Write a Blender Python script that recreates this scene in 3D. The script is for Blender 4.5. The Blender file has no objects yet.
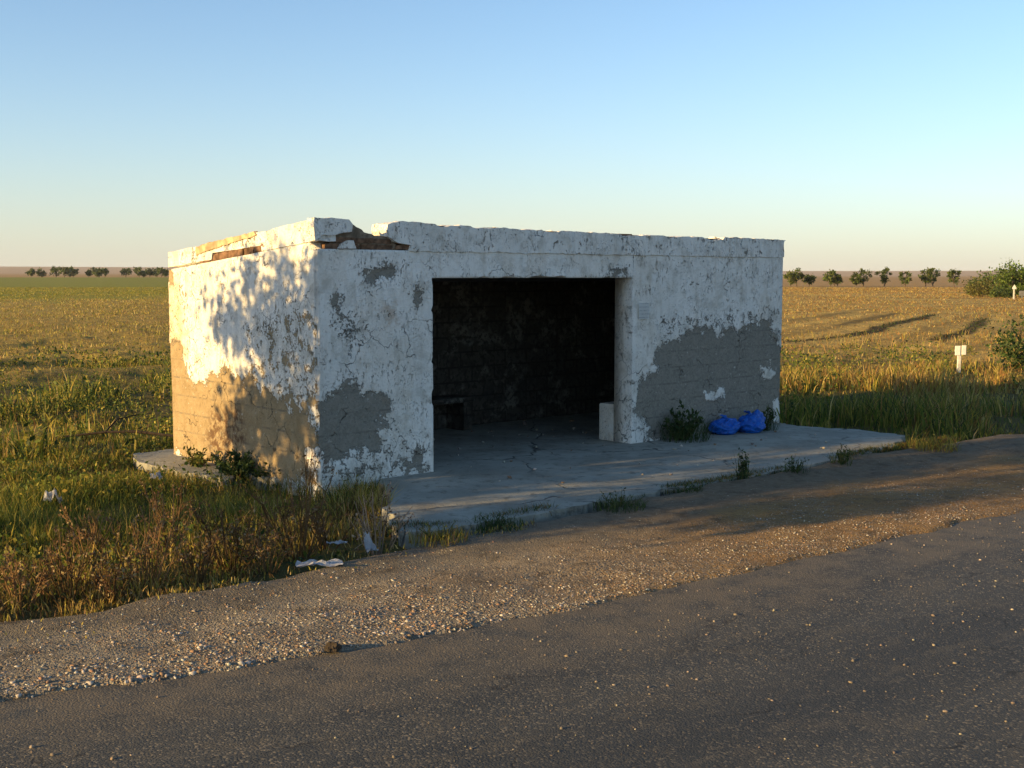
import bpy, bmesh, math, random
import numpy as np
from mathutils import Vector, Matrix

R = math.radians
random.seed(7)
rng = np.random.default_rng(11)
SC = bpy.context.scene
COL = SC.collection

# ------------------------------------------------------------------ camera
FPX, EYE, HORIZON = 1200.0, 2.0, 277.0
PITCH = math.atan((384 - HORIZON) / FPX)
cd = bpy.data.cameras.new('camera')
cd.sensor_width = 36.0
cd.lens = 36.0 * FPX / 1024.0
cd.clip_start, cd.clip_end = 0.1, 20000.0
cam = bpy.data.objects.new('camera', cd)
COL.objects.link(cam)
cam.location = (0, 0, EYE)
cam.rotation_euler = (R(90) - PITCH, 0, 0)
SC.camera = cam

# ------------------------------------------------------------------ sky and sun
SUN_EL = 11.0
SUN_TRAVEL = 29.0                                  # heading of the light over the ground, degrees from +X
tosun = Vector((-math.cos(R(SUN_TRAVEL)), -math.sin(R(SUN_TRAVEL)), math.tan(R(SUN_EL)))).normalized()
W = bpy.data.worlds.new('World')
SC.world = W
W.use_nodes = True
wn, wl = W.node_tree.nodes, W.node_tree.links
wn.clear()
sky = wn.new('ShaderNodeTexSky')
sky.sky_type = 'NISHITA'
sky.sun_disc = False
sky.sun_elevation = R(SUN_EL)
sky.sun_rotation = math.atan2(tosun.x, tosun.y)
sky.air_density, sky.dust_density, sky.ozone_density = 0.90, 0.45, 2.6
sky.altitude = 0
bg = wn.new('ShaderNodeBackground')
bg.inputs['Strength'].default_value = 0.125
wo = wn.new('ShaderNodeOutputWorld')
tcw = wn.new('ShaderNodeTexCoord'); sepw = wn.new('ShaderNodeSeparateXYZ')
wl.new(tcw.outputs['Generated'], sepw.inputs[0])
ex = wn.new('ShaderNodeMath'); ex.operation = 'MULTIPLY'; ex.inputs[1].default_value = -13.0      # dusty air low over the plain
wl.new(sepw.outputs[2], ex.inputs[0])
ee = wn.new('ShaderNodeMath'); ee.operation = 'EXPONENT'; wl.new(ex.outputs[0], ee.inputs[0])
em = wn.new('ShaderNodeMath'); em.operation = 'MULTIPLY'; em.inputs[1].default_value = .85; em.use_clamp = True
wl.new(ee.outputs[0], em.inputs[0])
mxw = wn.new('ShaderNodeMix'); mxw.data_type = 'RGBA'
wl.new(em.outputs[0], mxw.inputs[0]); wl.new(sky.outputs[0], mxw.inputs[6]); mxw.inputs[7].default_value = (3.05, 2.88, 2.45, 1)
wl.new(mxw.outputs[2], bg.inputs['Color'])
wl.new(bg.outputs[0], wo.inputs['Surface'])

sl = bpy.data.lights.new('sun', 'SUN')
sl.energy = 5.0
sl.angle = R(0.55)
sl.color = (1.0, 0.67, 0.27)
so = bpy.data.objects.new('sun', sl)
COL.objects.link(so)
so.rotation_euler = tosun.to_track_quat('Z', 'Y').to_euler()
so.location = (-20, -11, 12)

SC.render.engine = 'CYCLES'
SC.view_settings.view_transform = 'Standard'
SC.view_settings.look = 'None'
SC.view_settings.gamma = 1.0
SC.view_settings.exposure = 0.98
SC.view_settings.use_curve_mapping = False
SC.cycles.use_denoising = True
SC.cycles.max_bounces = 6

# ------------------------------------------------------------------ maths helpers
_c, _s = math.cos(PITCH), math.sin(PITCH)


def ray(px, py):
    x, y = (px - 512) / FPX, -(py - 384) / FPX
    return np.array([x, _c + _s * y, y * _c - _s])


def at(px, py, z=0.0):
    r = ray(px, py)
    t = (z - EYE) / r[2]
    return np.array([r[0] * t, r[1] * t])


_perm = np.random.default_rng(3).random((256, 256))


def vnoise(x, y):
    x, y = np.asarray(x, float), np.asarray(y, float)
    xi, yi = np.floor(x).astype(int), np.floor(y).astype(int)
    fx, fy = x - xi, y - yi
    fx, fy = fx * fx * (3 - 2 * fx), fy * fy * (3 - 2 * fy)
    a = _perm[xi & 255, yi & 255]; b = _perm[(xi + 1) & 255, yi & 255]
    c = _perm[xi & 255, (yi + 1) & 255]; d = _perm[(xi + 1) & 255, (yi + 1) & 255]
    return (a * (1 - fx) + b * fx) * (1 - fy) + (c * (1 - fx) + d * fx) * fy


def fbm(x, y, o=4, seed=0.0):
    v, a, n = 0, .5, 0
    x, y = np.asarray(x, float) + seed * 17.3, np.asarray(y, float) - seed * 9.1
    for k in range(o):
        v = v + a * vnoise(x, y); n += a
        x, y, a = x * 2.03 + 5.2, y * 2.03 + 1.7, a * .5
    return v / n


def sstep(a, b, x):
    t = np.clip((x - a) / (b - a), 0, 1)
    return t * t * (3 - 2 * t)


def poly_sd(poly, x, y):
    """signed distance to a polygon, positive inside"""
    P = np.asarray(poly, float)
    x, y = np.asarray(x, float), np.asarray(y, float)
    d = np.full(x.shape, 1e9)
    ins = np.zeros(x.shape, bool)
    for i in range(len(P)):
        ax, ay = P[i]; bx, by = P[(i + 1) % len(P)]
        ex, ey = bx - ax, by - ay
        L = ex * ex + ey * ey + 1e-12
        t = np.clip(((x - ax) * ex + (y - ay) * ey) / L, 0, 1)
        d = np.minimum(d, np.hypot(x - ax - t * ex, y - ay - t * ey))
        cond = ((ay > y) != (by > y)) & (x < (bx - ax) * (y - ay) / ((by - ay) if by != ay else 1e-12) + ax)
        ins ^= cond
    return np.where(ins, d, -d)


def line_d(pts, x, y):
    P = np.asarray(pts, float)
    d = np.full(np.shape(x), 1e9)
    for i in range(len(P) - 1):
        ax, ay = P[i]; bx, by = P[i + 1]
        ex, ey = bx - ax, by - ay
        t = np.clip(((x - ax) * ex + (y - ay) * ey) / (ex * ex + ey * ey), 0, 1)
        d = np.minimum(d, np.hypot(x - ax - t * ex, y - ay - t * ey))
    return d


# ------------------------------------------------------------------ object helpers
def mesh_np(name, V, faces, mat=None, parent=None, attrs=None, smooth=False, link=True):
    """faces: list of arrays, each (n,k) with the same k"""
    V = np.asarray(V, np.float32)
    me = bpy.data.meshes.new(name)
    me.vertices.add(len(V))
    me.vertices.foreach_set('co', V.ravel())
    loops, starts, n0 = [], [], 0
    for F in faces:
        F = np.asarray(F, np.int32)
        if len(F) == 0:
            continue
        k = F.shape[1]
        loops.append(F.ravel())
        starts.append(n0 + np.arange(len(F), dtype=np.int32) * k)
        n0 += F.size
    loops, starts = np.concatenate(loops), np.concatenate(starts)
    me.loops.add(len(loops)); me.loops.foreach_set('vertex_index', loops)
    me.polygons.add(len(starts)); me.polygons.foreach_set('loop_start', starts)
    me.update(calc_edges=True)
    me.validate()
    for k, (typ, arr) in (attrs or {}).items():
        a = me.attributes.new(k, typ, 'POINT')
        arr = np.asarray(arr, np.float32)
        if typ == 'FLOAT':
            a.data.foreach_set('value', arr.ravel())
        elif typ == 'FLOAT_COLOR':
            if arr.shape[1] == 3:
                arr = np.concatenate([arr, np.ones((len(arr), 1), np.float32)], 1)
            a.data.foreach_set('color', arr.ravel())
        else:
            a.data.foreach_set('vector', arr.ravel())
    if smooth:
        me.polygons.foreach_set('use_smooth', np.ones(len(me.polygons), bool))
    if mat:
        me.materials.append(mat)
    o = bpy.data.objects.new(name, me)
    if link:
        COL.objects.link(o)
    if parent:
        o.parent = parent
    return o


def bm_obj(name, bm, mat, parent=None, smooth=False):
    me = bpy.data.meshes.new(name)
    bm.normal_update()
    bm.to_mesh(me); bm.free()
    if smooth:
        for p in me.polygons:
            p.use_smooth = True
    me.materials.append(mat)
    o = bpy.data.objects.new(name, me)
    COL.objects.link(o)
    if parent:
        o.parent = parent
    return o


def tag(o, label=None, cat=None, group=None, kind=None):
    if label: o['label'] = label
    if cat: o['category'] = cat
    if group: o['group'] = group
    if kind: o['kind'] = kind
    return o


def empty(name, loc, rz=0.0):
    o = bpy.data.objects.new(name, None)
    o.empty_display_size = 0.2
    o.location = loc; o.rotation_euler = (0, 0, rz)
    COL.objects.link(o)
    return o


def copy_tree(o, parent=None):
    c = o.copy(); COL.objects.link(c)
    if parent: c.parent = parent
    for ch in [k for k in bpy.data.objects if k.parent == o]:
        copy_tree(ch, c)
    return c


def add_box(bm, x0, x1, y0, y1, z0, z1, jit=0.0):
    v = [bm.verts.new((x + random.uniform(-jit, jit), y + random.uniform(-jit, jit), z + random.uniform(-jit, jit)))
         for z in (z0, z1) for (x, y) in ((x0, y0), (x1, y0), (x1, y1), (x0, y1))]
    for f in ((3, 2, 1, 0), (4, 5, 6, 7), (0, 1, 5, 4), (1, 2, 6, 5), (2, 3, 7, 6), (3, 0, 4, 7)):
        bm.faces.new([v[i] for i in f])


def tube_np(P, rad, k=6):
    """tube along points P with radii; returns V,F(quads)"""
    P = np.asarray(P, float); n = len(P)
    rad = np.broadcast_to(rad, (n,))
    T = np.gradient(P, axis=0); T /= np.linalg.norm(T, axis=1)[:, None] + 1e-9
    ref = np.where(np.abs(T[:, 2:3]) > .9, [[1., 0, 0]], [[0, 0, 1.]])
    U = np.cross(T, ref); U /= np.linalg.norm(U, axis=1)[:, None]
    Vv = np.cross(T, U)
    a = np.arange(k) / k * 2 * np.pi
    V = (P[:, None] + rad[:, None, None] * (U[:, None] * np.cos(a)[None, :, None] + Vv[:, None] * np.sin(a)[None, :, None])).reshape(-1, 3)
    i = np.arange(n - 1)[:, None] * k; j = np.arange(k)[None]; j2 = (j + 1) % k
    F = np.stack([i + j, i + j2, i + k + j2, i + k + j], -1).reshape(-1, 4)
    return V, F


class Acc:
    def __init__(s): s.V, s.F, s.C, s.n = [], {}, [], 0

    def add(s, V, F, C=None):
        V = np.asarray(V, float); F = np.asarray(F)
        s.F.setdefault(F.shape[1], []).append(F + s.n)
        s.V.append(V); s.n += len(V)
        if C is not None:
            s.C.append(np.broadcast_to(np.asarray(C, float), (len(V), 3)))

    def build(s, name, mat, parent=None, smooth=False):
        at_ = {'col': ('FLOAT_COLOR', np.concatenate(s.C))} if s.C else None
        return mesh_np(name, np.concatenate(s.V), [np.concatenate(f) for f in s.F.values()], mat, parent, at_, smooth)


# ------------------------------------------------------------------ material helper
class M:
    def __init__(s, name, rough=.9, spec=.2):
        s.m = bpy.data.materials.new(name); s.m.use_nodes = True
        s.n, s.l = s.m.node_tree.nodes, s.m.node_tree.links
        s.b = s.n['Principled BSDF']; s.out = s.n['Material Output']
        s.b.inputs['Roughness'].default_value = rough
        s.b.inputs['Specular IOR Level'].default_value = spec

    def put(s, sock, v):
        if isinstance(v, (int, float)):
            sock.default_value = v
        elif isinstance(v, tuple):
            sock.default_value = v + (1,) if len(v) == 3 and sock.type == 'RGBA' else v
        else:
            s.l.new(v, sock)

    def pos(s, sx=1, sy=1, sz=1, kind='Object'):
        tc = s.n.new('ShaderNodeTexCoord'); mp = s.n.new('ShaderNodeMapping')
        mp.inputs['Scale'].default_value = (sx, sy, sz)
        s.l.new(tc.outputs[kind], mp.inputs['Vector'])
        return mp.outputs[0]

    def noise(s, vec, scale, detail=4, rough=.55, dist=0.0):
        t = s.n.new('ShaderNodeTexNoise')
        s.l.new(vec, t.inputs['Vector'])
        t.inputs['Scale'].default_value = scale; t.inputs['Detail'].default_value = detail
        t.inputs['Roughness'].default_value = rough; t.inputs['Distortion'].default_value = dist
        return t.outputs[0]

    def vor(s, vec, scale, feature='F1', out='Distance', rnd=1.0):
        t = s.n.new('ShaderNodeTexVoronoi'); t.feature = feature
        s.l.new(vec, t.inputs['Vector']); t.inputs['Scale'].default_value = scale
        t.inputs['Randomness'].default_value = rnd
        return t.outputs[out]

    def math(s, op, a, b=0.0, c=0.0, clamp=False):
        t = s.n.new('ShaderNodeMath'); t.operation = op; t.use_clamp = clamp
        s.put(t.inputs[0], a); s.put(t.inputs[1], b); s.put(t.inputs[2], c)
        return t.outputs[0]

    def ss(s, x, a, b, o0=0.0, o1=1.0):
        t = s.n.new('ShaderNodeMapRange'); t.interpolation_type = 'SMOOTHSTEP'
        s.put(t.inputs[0], x)
        for i, v in ((1, a), (2, b), (3, o0), (4, o1)):
            t.inputs[i].default_value = v
        return t.outputs[0]

    def mix(s, f, a, b, mode='MIX'):
        t = s.n.new('ShaderNodeMix'); t.data_type = 'RGBA'; t.blend_type = mode
        s.put(t.inputs[0], f); s.put(t.inputs[6], a); s.put(t.inputs[7], b)
        return t.outputs[2]

    def attr(s, name, out='Fac'):
        t = s.n.new('ShaderNodeAttribute'); t.attribute_name = name
        return t.outputs[out]

    def bump(s, h, strength=.5, dist=.01, prev=None):
        t = s.n.new('ShaderNodeBump'); t.inputs['Strength'].default_value = strength
        t.inputs['Distance'].default_value = dist
        s.l.new(h, t.inputs['Height'])
        if prev is not None: s.l.new(prev, t.inputs['Normal'])
        return t.outputs[0]

    def done(s, col=None, bump=None):
        if col is not None: s.put(s.b.inputs['Base Color'], col)
        if bump is not None: s.l.new(bump, s.b.inputs['Normal'])
        return s.m


def plain(name, col, rough=.8, var=.25, scale=8, bump=0.0):
    m = M(name, rough)
    p = m.pos()
    n = m.noise(p, scale, 5)
    c = m.mix(m.ss(n, .3, .7), tuple(x * (1 - var) for x in col), tuple(min(1, x * (1 + var)) for x in col))
    return m.done(c, m.bump(n, bump, .02) if bump else None)


def foliage_mat(name, trans=.3):
    m = M(name, .65, .25)
    c = m.attr('col', 'Color')
    m.put(m.b.inputs['Base Color'], c)
    tr = m.n.new('ShaderNodeBsdfTranslucent'); m.l.new(c, tr.inputs['Color'])
    mx = m.n.new('ShaderNodeMixShader'); mx.inputs[0].default_value = trans
    m.l.new(m.b.outputs[0], mx.inputs[1]); m.l.new(tr.outputs[0], mx.inputs[2])
    m.l.new(mx.outputs[0], m.out.inputs['Surface'])
    return m.m


# ------------------------------------------------------------------ materials
def plaster_mat():
    m = M('weathered_whitewash', .92, .15)
    p = m.pos()
    field = m.attr('bare')
    n1 = m.noise(p, 7, 8, .68)
    n2 = m.noise(p, 38, 6, .62)
    big = m.noise(p, 1.3, 5)
    f = m.math('ADD', field, m.math('MULTIPLY', m.math('SUBTRACT', n1, .5), 1.6))
    f = m.math('ADD', f, m.math('MULTIPLY', m.math('SUBTRACT', n2, .5), 1.1))
    mask = m.ss(f, -.03, .05)
    # small pits and flakes everywhere
    n4 = m.noise(m.pos(1, 1, .6), 75, 4, .6)
    zone = m.ss(field, -.62, -.30)
    pit = m.math('MULTIPLY', m.ss(m.noise(m.pos(1, 1, .55), 26, 4, .65), .565, .62), m.math('MULTIPLY', m.ss(m.noise(p, 2.6, 5, .65), .48, .60), m.math('ADD', m.math('MULTIPLY', zone, .9), .08, clamp=True)))
    fine = m.math('MULTIPLY', m.ss(n4, .59, .65), m.ss(m.noise(p, 3.7, 4), .45, .58))
    mask2 = m.math('MAXIMUM', mask, m.math('MAXIMUM', m.math('MULTIPLY', pit, .9), m.math('MULTIPLY', fine, .7)))
    # cracks
    wv = m.n.new('ShaderNodeVectorMath'); wv.operation = 'ADD'
    nz = m.n.new('ShaderNodeTexNoise'); nz.inputs['Scale'].default_value = 5; nz.inputs['Detail'].default_value = 5
    m.l.new(p, nz.inputs['Vector'])
    sc = m.n.new('ShaderNodeVectorMath'); sc.operation = 'SCALE'; sc.inputs[3].default_value = .35
    m.l.new(nz.outputs['Color'], sc.inputs[0]); m.l.new(p, wv.inputs[0]); m.l.new(sc.outputs[0], wv.inputs[1])
    cr = m.vor(wv.outputs[0], 3.1, 'DISTANCE_TO_EDGE')
    crack = m.math('MULTIPLY', m.ss(cr, .003, .012, 1, 0), m.ss(m.noise(p, 1.9, 4), .52, .60))
    white = m.mix(m.ss(big, .3, .7), (.74, .72, .65), (.86, .84, .77))
    white = m.mix(m.ss(m.noise(m.pos(6, 6, .9), 2.2, 5), .48, .75, 0, .34), white, (.40, .345, .25))
    white = m.mix(m.ss(m.noise(p, 4.5, 7, .7), .46, .66, 0, .6), white, (.43, .40, .33))
    white = m.mix(m.math('MULTIPLY', m.attr('stain'), m.ss(n1, .25, .55)), white, (.55, .38, .18))
    grey = m.mix(m.ss(n2, .35, .65), (.19, .178, .145), (.26, .245, .205))
    grey = m.mix(m.ss(n1, .35, .7, 0, .5), grey, (.30, .275, .225))
    grey = m.mix(m.attr('tan'), grey, m.mix(m.ss(n1, .3, .7), (.28, .20, .10), (.38, .285, .16)))
    z = m.n.new('ShaderNodeSeparateXYZ'); m.l.new(p, z.inputs[0])
    joint = m.math('ABSOLUTE', m.math('SUBTRACT', m.math('FRACT', m.math('ADD', m.math('MULTIPLY', z.outputs[2], 5.0), m.math('MULTIPLY', n1, .12))), .5))
    jm = m.math('MULTIPLY', m.ss(joint, .03, .07, 1, 0), m.ss(n1, .42, .6))
    grey = m.mix(m.math('MULTIPLY', jm, .55), grey, (.11, .10, .085))
    rust = m.math('MULTIPLY', m.attr('rust'), m.ss(m.noise(p, 11, 7, .7), .42, .58))
    grey = m.mix(rust, grey, (.12, .07, .04))
    white = m.mix(m.math('MULTIPLY', rust, .5), white, (.42, .27, .16))
    rem = m.math('MULTIPLY', m.ss(m.noise(p, 20, 6, .7), .60, .66), m.ss(m.noise(p, 3, 4), .45, .60))
    grey = m.mix(m.math('MULTIPLY', rem, .8), grey, (.55, .53, .46))
    grey = m.mix(m.math('MULTIPLY', m.ss(m.noise(p, 55, 4), .60, .68), .6), grey, (.08, .072, .06))
    c = m.mix(mask2, white, grey)
    c = m.mix(m.math('MULTIPLY', crack, .8), c, (.07, .06, .05))
    h = m.math('SUBTRACT', m.math('ADD', m.math('MULTIPLY', n2, .25), m.math('MULTIPLY', n1, .5)), m.math('ADD', m.math('MULTIPLY', mask2, .45), m.math('MULTIPLY', crack, .6)))
    return m.done(c, m.bump(h, 1.0, .035))


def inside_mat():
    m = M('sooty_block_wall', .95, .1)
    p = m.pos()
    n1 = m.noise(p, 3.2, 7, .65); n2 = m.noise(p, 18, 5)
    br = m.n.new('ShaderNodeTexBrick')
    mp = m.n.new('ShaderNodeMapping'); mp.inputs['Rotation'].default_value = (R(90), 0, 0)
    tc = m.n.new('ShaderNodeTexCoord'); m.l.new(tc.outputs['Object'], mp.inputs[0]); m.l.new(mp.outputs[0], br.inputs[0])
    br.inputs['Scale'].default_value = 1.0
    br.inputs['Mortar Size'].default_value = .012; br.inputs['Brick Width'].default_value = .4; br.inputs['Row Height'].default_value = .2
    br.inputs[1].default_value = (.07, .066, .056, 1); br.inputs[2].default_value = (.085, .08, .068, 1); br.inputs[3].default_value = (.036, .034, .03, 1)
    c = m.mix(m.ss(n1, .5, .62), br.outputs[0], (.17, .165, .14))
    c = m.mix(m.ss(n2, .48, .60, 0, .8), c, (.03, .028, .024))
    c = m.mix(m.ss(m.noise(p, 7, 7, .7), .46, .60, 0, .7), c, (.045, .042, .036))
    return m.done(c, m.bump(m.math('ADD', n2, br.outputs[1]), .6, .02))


def slab_mat():
    m = M('old_concrete', .9, .2)
    p = m.pos()
    n1 = m.noise(p, 1.6, 6, .6); n2 = m.noise(p, 45, 4); n3 = m.noise(p, 7, 6, .7)
    c = m.mix(m.ss(n1, .3, .7), (.22, .215, .175), (.35, .34, .28))
    c = m.mix(m.ss(n3, .52, .66, 0, .85), c, (.13, .118, .09))
    c = m.mix(m.ss(m.noise(p, .9, 6, .7), .52, .66, 0, .6), c, (.15, .125, .09))
    c = m.mix(m.ss(n2, .35, .7, 0, .4), c, (.30, .285, .23))
    wv = m.n.new('ShaderNodeVectorMath'); wv.operation = 'ADD'
    nz = m.n.new('ShaderNodeTexNoise'); nz.inputs['Scale'].default_value = 2; nz.inputs['Detail'].default_value = 6
    m.l.new(p, nz.inputs['Vector']); sc = m.n.new('ShaderNodeVectorMath'); sc.operation = 'SCALE'; sc.inputs[3].default_value = .6
    m.l.new(nz.outputs['Color'], sc.inputs[0]); m.l.new(p, wv.inputs[0]); m.l.new(sc.outputs[0], wv.inputs[1])
    cr = m.ss(m.vor(wv.outputs[0], .45, 'DISTANCE_TO_EDGE'), .002, .009, 1, 0)
    cr = m.math('MULTIPLY', cr, m.ss(n1, .42, .55))
    c = m.mix(m.math('MULTIPLY', cr, .85), c, (.05, .045, .04))
    h = m.math('SUBTRACT', m.math('ADD', n3, m.math('MULTIPLY', n2, .4)), cr)
    return m.done(c, m.bump(h, .55, .025))


def gravel_mat():
    m = M('gravel_and_soil', .95, .15)
    p = m.pos()
    n1 = m.noise(p, 1.1, 6, .6); n2 = m.noise(p, 14, 6, .65)
    v = m.vor(p, 55, 'F1', 'Color'); vd = m.vor(p, 55)
    v2 = m.vor(p, 120, 'F1', 'Color'); vd2 = m.vor(p, 120)
    soil = m.mix(m.ss(n1, .3, .7), (.27, .15, .05), (.38, .225, .08))
    soil = m.mix(m.attr('pale'), soil, m.mix(m.ss(n1, .3, .7), (.25, .21, .15), (.36, .31, .225)))
    soil = m.mix(m.ss(n2, .45, .7, 0, .6), soil, (.125, .085, .05))
    sv = m.n.new('ShaderNodeSeparateColor'); m.l.new(v, sv.inputs[0])
    stone = m.mix(sv.outputs[0], (.16, .13, .095), (.42, .35, .26))
    dens = m.math('MULTIPLY', m.ss(sv.outputs[1], .35, .45), m.attr('stony'))
    c = m.mix(m.math('MULTIPLY', dens, .85), soil, stone)
    c = m.mix(m.math('MULTIPLY', m.attr('dusty'), .8), c, m.mix(m.ss(n2, .3, .7), (.13, .11, .08), (.23, .195, .14)))
    c = m.mix(m.ss(m.noise(p, 4, 7, .7), .52, .66, 0, .6), c, (.085, .065, .042))
    h = m.math('SUBTRACT', m.math('MULTIPLY', n2, .8), m.math('ADD', m.math('MULTIPLY', vd, m.math('ADD', dens, .25)), m.math('MULTIPLY', vd2, .4)))
    return m.done(c, m.bump(h, 1.0, .035))


def road_mat():
    m = M('worn_asphalt', .82, .3)
    uv = m.pos(kind='UV'); p = m.pos()
    st = m.noise(m.pos(.5, 2.6, 1, 'UV'), 1.0, 8, .68)
    n2 = m.noise(p, 3.5, 6, .65); n3 = m.noise(p, 90, 3)
    v = m.n.new('ShaderNodeSeparateColor'); m.l.new(m.vor(p, 85, 'F1', 'Color'), v.inputs[0])
    vd = m.vor(p, 85)
    c = m.mix(m.ss(st, .35, .65), (.031, .034, .034), (.062, .062, .055))
    c = m.mix(m.ss(n2, .50, .66, 0, .8), c, (.085, .075, .056))
    n5 = m.noise(m.pos(3, 9, 1, 'UV'), 3.0, 5, .7)
    c = m.mix(m.ss(n5, .58, .68, 0, .75), c, (.15, .12, .075))
    c = m.mix(m.ss(n5, .30, .40, .6, 0), c, (.028, .029, .028))
    c = m.mix(m.ss(n3, .35, .7, 0, .45), c, (.10, .093, .078))
    c = m.mix(m.ss(v.outputs[0], .86, .9, 0, .6), c, (.24, .20, .14))
    c = m.mix(m.ss(n3, .25, .38, .5, 0), c, (.025, .025, .025))
    c = m.mix(m.math('MULTIPLY', m.attr('track'), m.ss(st, .25, .6, .25, .75)), c, (.030, .033, .034))
    n6 = m.noise(m.pos(.8, 2.2, 1, 'UV'), 1.7, 7, .72)
    c = m.mix(m.ss(n6, .56, .62, 0, .45), c, (.105, .092, .068))
    wv = m.n.new('ShaderNodeVectorMath'); wv.operation = 'ADD'
    nz = m.n.new('ShaderNodeTexNoise'); nz.inputs['Scale'].default_value = 4; nz.inputs['Detail'].default_value = 6
    m.l.new(p, nz.inputs['Vector']); sc = m.n.new('ShaderNodeVectorMath'); sc.operation = 'SCALE'; sc.inputs[3].default_value = .5
    m.l.new(nz.outputs['Color'], sc.inputs[0]); m.l.new(p, wv.inputs[0]); m.l.new(sc.outputs[0], wv.inputs[1])
    crk = m.math('MULTIPLY', m.ss(m.vor(wv.outputs[0], 1.1, 'DISTANCE_TO_EDGE'), .004, .014, 1, 0), m.ss(m.noise(p, .8, 4), .50, .58))
    c = m.mix(m.math('MULTIPLY', crk, .8), c, (.018, .017, .015))
    c = m.mix(m.math('MULTIPLY', m.attr('edge'), m.ss(n2, .3, .6)), c, (.15, .12, .08))
    h = m.math('ADD', m.math('MULTIPLY', vd, -.5), m.math('MULTIPLY', m.noise(p, 60, 6, .8), .6))
    return m.done(c, m.bump(h, .8, .012))


def ground_mat():
    m = M('steppe_soil', .97, .1)
    p = m.pos()
    c = m.attr('col', 'Color')
    n1 = m.noise(p, .35, 7, .65); n2 = m.noise(p, 3.5, 6, .7)
    c = m.mix(m.ss(n1, .35, .7, 0, .5), c, m.mix(.45, c, (.19, .12, .045)))
    c = m.mix(m.ss(n2, .45, .68, 0, .65), c, m.mix(.7, c, (.05, .042, .02)))
    h = m.math('ADD', n2, m.math('MULTIPLY', n1, 2.0))
    return m.done(c, m.bump(h, .9, .18))


MAT = dict(
    plaster=plaster_mat(), inside=inside_mat(), slab=slab_mat(), gravel=gravel_mat(), road=road_mat(), ground=ground_mat(),
    grass=foliage_mat('grass_blades', .35), leaf=foliage_mat('leaves', .3), stone=None,
    bark=plain('bark', (.10, .075, .05), .9, .35, 12, .5),
    brick=plain('crumbling_brick', (.17, .10, .06), .95, .5, 14, .9),
    mortar=plain('old_mortar', (.21, .165, .115), .95, .35, 16, .9),
    roof=plain('roof_slab', (.16, .15, .135), .95, .3, 5, .4),
    bag=None, paper=None,
    white_paint=plain('white_painted_metal', (.72, .70, .62), .6, .12, 9, .1),
    post=plain('weathered_post', (.55, .52, .45), .8, .2, 9, .2),
    barrier=plain('grey_barrier', (.13, .13, .125), .7, .2, 3, .1),
    litter=plain('dirty_white_plastic', (.62, .62, .63), .45, .12, 20, .2),
    clod=plain('dark_soil', (.05, .038, .026), .95, .4, 25, 1.0),
)
ms = M('stones', .85, .25)
ms.put(ms.b.inputs['Base Color'], ms.mix(ms.ss(ms.noise(ms.pos(), 90, 3), .3, .7, 0, .45), ms.attr('col', 'Color'), (.16, .12, .085)))
MAT['stone'] = ms.m
mb = M('blue_plastic_film', .42, .4)
nb = mb.noise(mb.pos(), 14, 5, .6, 1.5)
mb.done(mb.mix(mb.ss(nb, .3, .7), (.002, .065, .34), (.004, .125, .54)), mb.bump(nb, .7, .03))
MAT['bag'] = mb.m

# ------------------------------------------------------------------ layout of the ground
ZR = -0.04
road_px = [(0, 705), (150, 683), (350, 652), (512, 622), (587, 608), (752, 572), (937, 532), (1024, 512)]
grav_px = [(0, 632), (150, 600), (350, 566), (470, 538), (587, 516), (752, 484), (937, 449), (1024, 440)]
RE = np.array([at(x, y, ZR) for x, y in road_px])
GE = np.array([at(x, y, -.08) for x, y in grav_px])
RE = np.vstack([[[-26, -4.6], [-12, .6], [-6, 3.35]], RE, [[11, 15.0], [18, 22], [31, 38], [47, 64], [61, 100], [73, 150], [90, 230]]])
GE = np.vstack([[[-27, -3.0], [-12.8, 2.4], [-6.6, 4.9]], GE, [[8.8, 16.0], [16, 24], [28.4, 39.5], [44, 65], [58, 101], [70, 151], [87, 231]]])


def resample(P, per):
    out = []
    for i in range(len(P) - 1):
        n = per[i]
        t = np.arange(n) / n
        # Catmull-Rom
        p0, p1, p2, p3 = P[max(i - 1, 0)], P[i], P[i + 1], P[min(i + 2, len(P) - 1)]
        t = t[:, None]
        out.append(.5 * (2 * p1 + (p2 - p0) * t + (2 * p0 - 5 * p1 + 4 * p2 - p3) * t ** 2 + (3 * p1 - p0 - 3 * p2 + p3) * t ** 3))
    out.append(P[-1:])
    return np.vstack(out)


per = [int(max(6, min(60, np.hypot(*(RE[i + 1] - RE[i])) / .09))) for i in range(len(RE) - 1)]
REs, GEs = resample(RE, per), resample(GE, per)
_k = np.arange(len(REs))
_sl = np.r_[0, np.cumsum(np.hypot(*np.diff(REs, axis=0).T))]
REs = REs + ((fbm(_sl * 1.6, _sl * 0, 3, 5) - .5) * .16 * np.exp(-_sl * 0))[:, None] * np.array([[-.5, .86]])
GEs = GEs + ((fbm(_sl * 1.3, _sl * 0, 4, 8) - .5) * .55)[:, None] * np.array([[-.5, .86]])
tang = np.gradient(REs, axis=0)
_kern = np.hanning(81); _kern /= _kern.sum()
tang = np.stack([np.convolve(np.pad(tang[:, q], 40, 'edge'), _kern, 'valid') for q in (0, 1)], 1)
tang /= np.linalg.norm(tang, axis=1)[:, None]
nrm_out = np.stack([tang[:, 1], -tang[:, 0]], 1)              # towards the camera side
ROADW = 8.2
RO = REs + nrm_out * ROADW
verge = np.vstack([GEs, RO[::-1]])                            # gravel + road region
verge_c = np.vstack([GEs[::6], RO[::-6]])

# shelter frame
ANG = R(42.6)
N0 = np.array([-1.83, 11.30])
DV = np.array([math.cos(ANG), math.sin(ANG)]); NV = np.array([-math.sin(ANG), math.cos(ANG)])
LEN, DEP, TH = 7.48, 2.95, .28


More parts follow.
